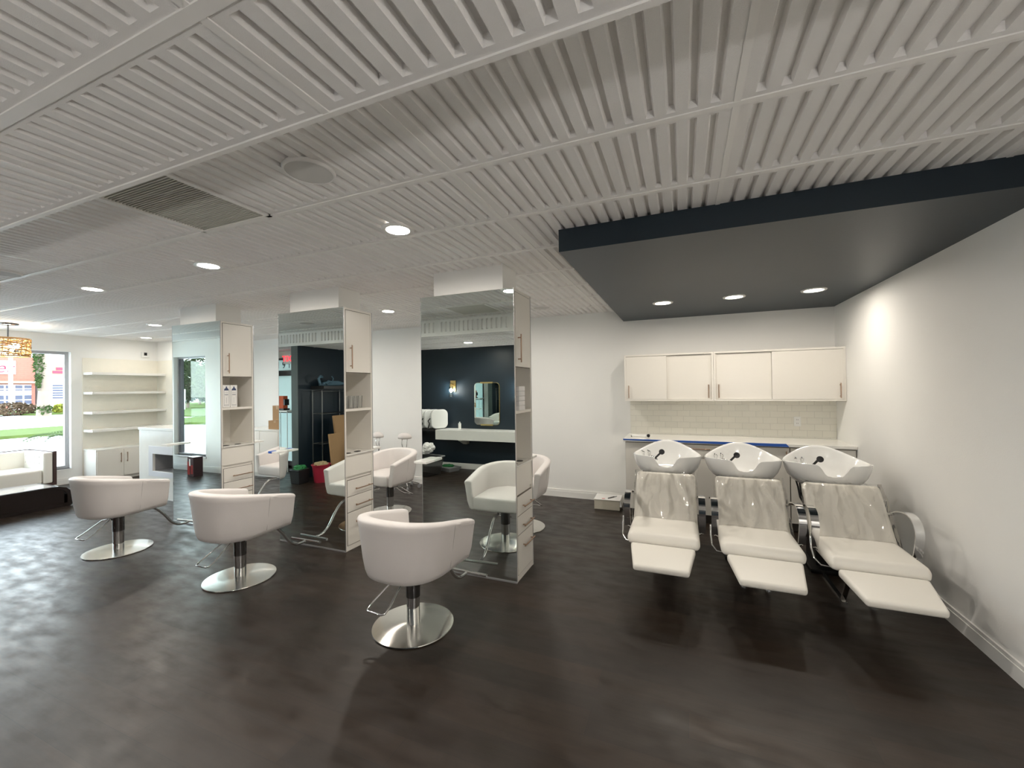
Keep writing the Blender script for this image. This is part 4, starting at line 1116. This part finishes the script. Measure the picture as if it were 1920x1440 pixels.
# palm trunk with ivy
t = thing('palm_tree', 'tall palm trunk wrapped in ivy seen through the left window', 'tree', (-46, 15.85, GZ))
g = MB(); g.tube([(0, 0, 0), (0, .1, 2), (.1, -.1, 4.5), (0, 0, 9)], .42, None, 12, r1=.34); g.build('trunk', M_bark, t)
g = MB(); leaves(g, (0.25, -.34, 4.6), (.30, .30, 2.6), 700, .13, 31); leaves(g, (0.2, 0, .5), (.35, .4, .5), 160, .14, 32); g.build('ivy', M_leaf, t, recalc=False)
def frond(mb, base, d, L_, droop, seed):
    rnd = random.Random(seed); d = Vector(d).normalized(); pts = []
    for i in range(13):
        u = i/12; pts.append(Vector(base)+d*L_*u+Vector((0, 0, -droop*u*u+L_*.35*u)))
    mb.tube(pts, .012, None, 5, r1=.003)
    side = d.cross(Vector((0, 0, 1))).normalized()
    for i in range(2, 13):
        for s_ in (-1, 1):
            for q in (0, .5):
                if i == 12 and q: continue
                p = pts[i] if q == 0 else (pts[i]+pts[i+1])/2
                l = .32*sin(pi*(i+q)/13.5)+.06
                e = p+side*s_*l+d*l*.6+Vector((0, 0, -.12*l-.05))
                m_ = (p+e)/2+Vector((0, 0, .02)); w_ = d*.018
                mb._f([mb.bm.verts.new(p-w_*.5), mb.bm.verts.new(m_-w_), mb.bm.verts.new(e), mb.bm.verts.new(m_+w_)])
def young_palm(loc, label, seed, sc=1.0, n=11):
    t = thing('young_palm', label, 'palm', loc)
    g = MB(); rnd = random.Random(seed)
    for k in range(n):
        a = 2*pi*k/n+rnd.uniform(-.2, .2); frond(g, (0, 0, .35*sc), (cos(a), sin(a), .5), 1.3*sc, .75*sc, seed+k)
    g.build('fronds', M_leafpalm, t, recalc=False)
    g = MB(); g.tube([(0, 0, 0), (0, 0, .4*sc)], .09*sc, None, 10); g.build('trunk', M_bark, t)
M_leafpalm = mat('palm_frond_green', (.05, .075, .016), .6, vary=.3, spec=.1)
young_palm((-13.4, 5.75, GZ), 'young palm just outside the left window, fronds at the right edge', 41, 1.15)
# trees south, seen in the left mirror
def tree(loc, h, r, label, seed, m=M_leaf, n=2600):
    t = thing('leafy_tree', label, 'tree', loc, 0, 'trees beyond the street seen in the left mirror')
    g = MB(); g.tube([(0, 0, 0), (.15, 0, h*.3), (0, .1, h*.75)], .16, None, 8, r1=.06)
    for k in range(4): g.tube([(0, 0, h*.4), (r*.5*cos(k*1.6), r*.5*sin(k*1.6), h*.7)], .06, None, 6, r1=.02)
    g.build('trunk', M_bark, t)
    g = MB(); leaves(g, (0, 0, h*.56), (r, r, h*.44), n, .22, seed)
    g.build('foliage', m, t, recalc=False)
for k, (x_, y_, h_, r_, lb) in enumerate(((-47.6, -20.5, 5.0, 1.5, 'bushy green tree reflected at left in the left mirror'), (-44.0, -20.5, 4.6, 1.4, 'second green tree reflected in the left mirror'), (-52.5, -27, 6.0, 1.9, 'distant green tree behind the others, reflected in the left mirror'), (-40.2, -21, 4.8, 1.5, 'green tree reflected at the right edge of the mirrored window'), (-57.5, -27.5, 6.4, 2.4, 'far tree at the left of the mirrored window'))):
    tree((x_, y_, GZ), h_, r_, lb, 50+k, M_leaf if k % 2 == 0 else M_leafpalm)
g = MB(); g.box(-.35, .35, -.03, .03, .9, 2.0); g.cyl((-.25, 0, 0), (-.25, 0, .95), .05, None, 8); g.cyl((.25, 0, 0), (.25, 0, .95), .05, None, 8); o = g.build('street_sign', M_sign); o.location = (-43.0, -17.5, GZ); o.rotation_euler = (0, 0, radians(60)); tag(o, 'small white roadside sign on two posts among the trees', 'sign')
strip('ground_lawn_west', [(-70, -60), (-31, -60), (-31, -11.6), (-70, -18)], M_grass, .1)

# ------------------------------------------------------------------ world & camera
wd = bpy.data.worlds.new('sky'); scene.world = wd; wd.use_nodes = True
nt = wd.node_tree; bg = nt.nodes['Background']
tc = nt.nodes.new('ShaderNodeTexCoord'); sp = nt.nodes.new('ShaderNodeSeparateXYZ'); cr = nt.nodes.new('ShaderNodeValToRGB')
nt.links.new(tc.outputs['Generated'], sp.inputs[0]); nt.links.new(sp.outputs[2], cr.inputs[0])
cr.color_ramp.elements[0].color = (.9, .95, 1, 1); cr.color_ramp.elements[1].color = (.62, .78, 1, 1)
nt.links.new(cr.outputs[0], bg.inputs['Color']); bg.inputs['Strength'].default_value = 6.2

cam = bpy.data.cameras.new('camera'); co = bpy.data.objects.new('camera', cam); C.objects.link(co)
cam.sensor_width = 36; cam.lens = 775.9/1920*36; cam.clip_start = .05; cam.clip_end = 400
yaw, pitch, roll = .391688854, 7.63081936e-03, -1.32911876e-02
f_ = Vector((-sin(yaw)*cos(pitch), cos(yaw)*cos(pitch), sin(pitch))); r0 = Vector((cos(yaw), sin(yaw), 0)); u0 = r0.cross(f_)
r1 = r0*cos(roll)+u0*sin(roll); u1 = -r0*sin(roll)+u0*cos(roll)
co.matrix_world = Matrix(((r1.x, u1.x, -f_.x, 0), (r1.y, u1.y, -f_.y, 0), (r1.z, u1.z, -f_.z, CAMH), (0, 0, 0, 1)))
scene.camera = co
vs = scene.view_settings; vs.view_transform = 'Standard'; vs.look = 'None'; vs.gamma = 1; vs.use_curve_mapping = False; vs.exposure = 0.64
scene.cycles.max_bounces = 10; scene.cycles.diffuse_bounces = 5; scene.cycles.glossy_bounces = 6; scene.cycles.transparent_max_bounces = 16
scene.cycles.sample_clamp_indirect = 6
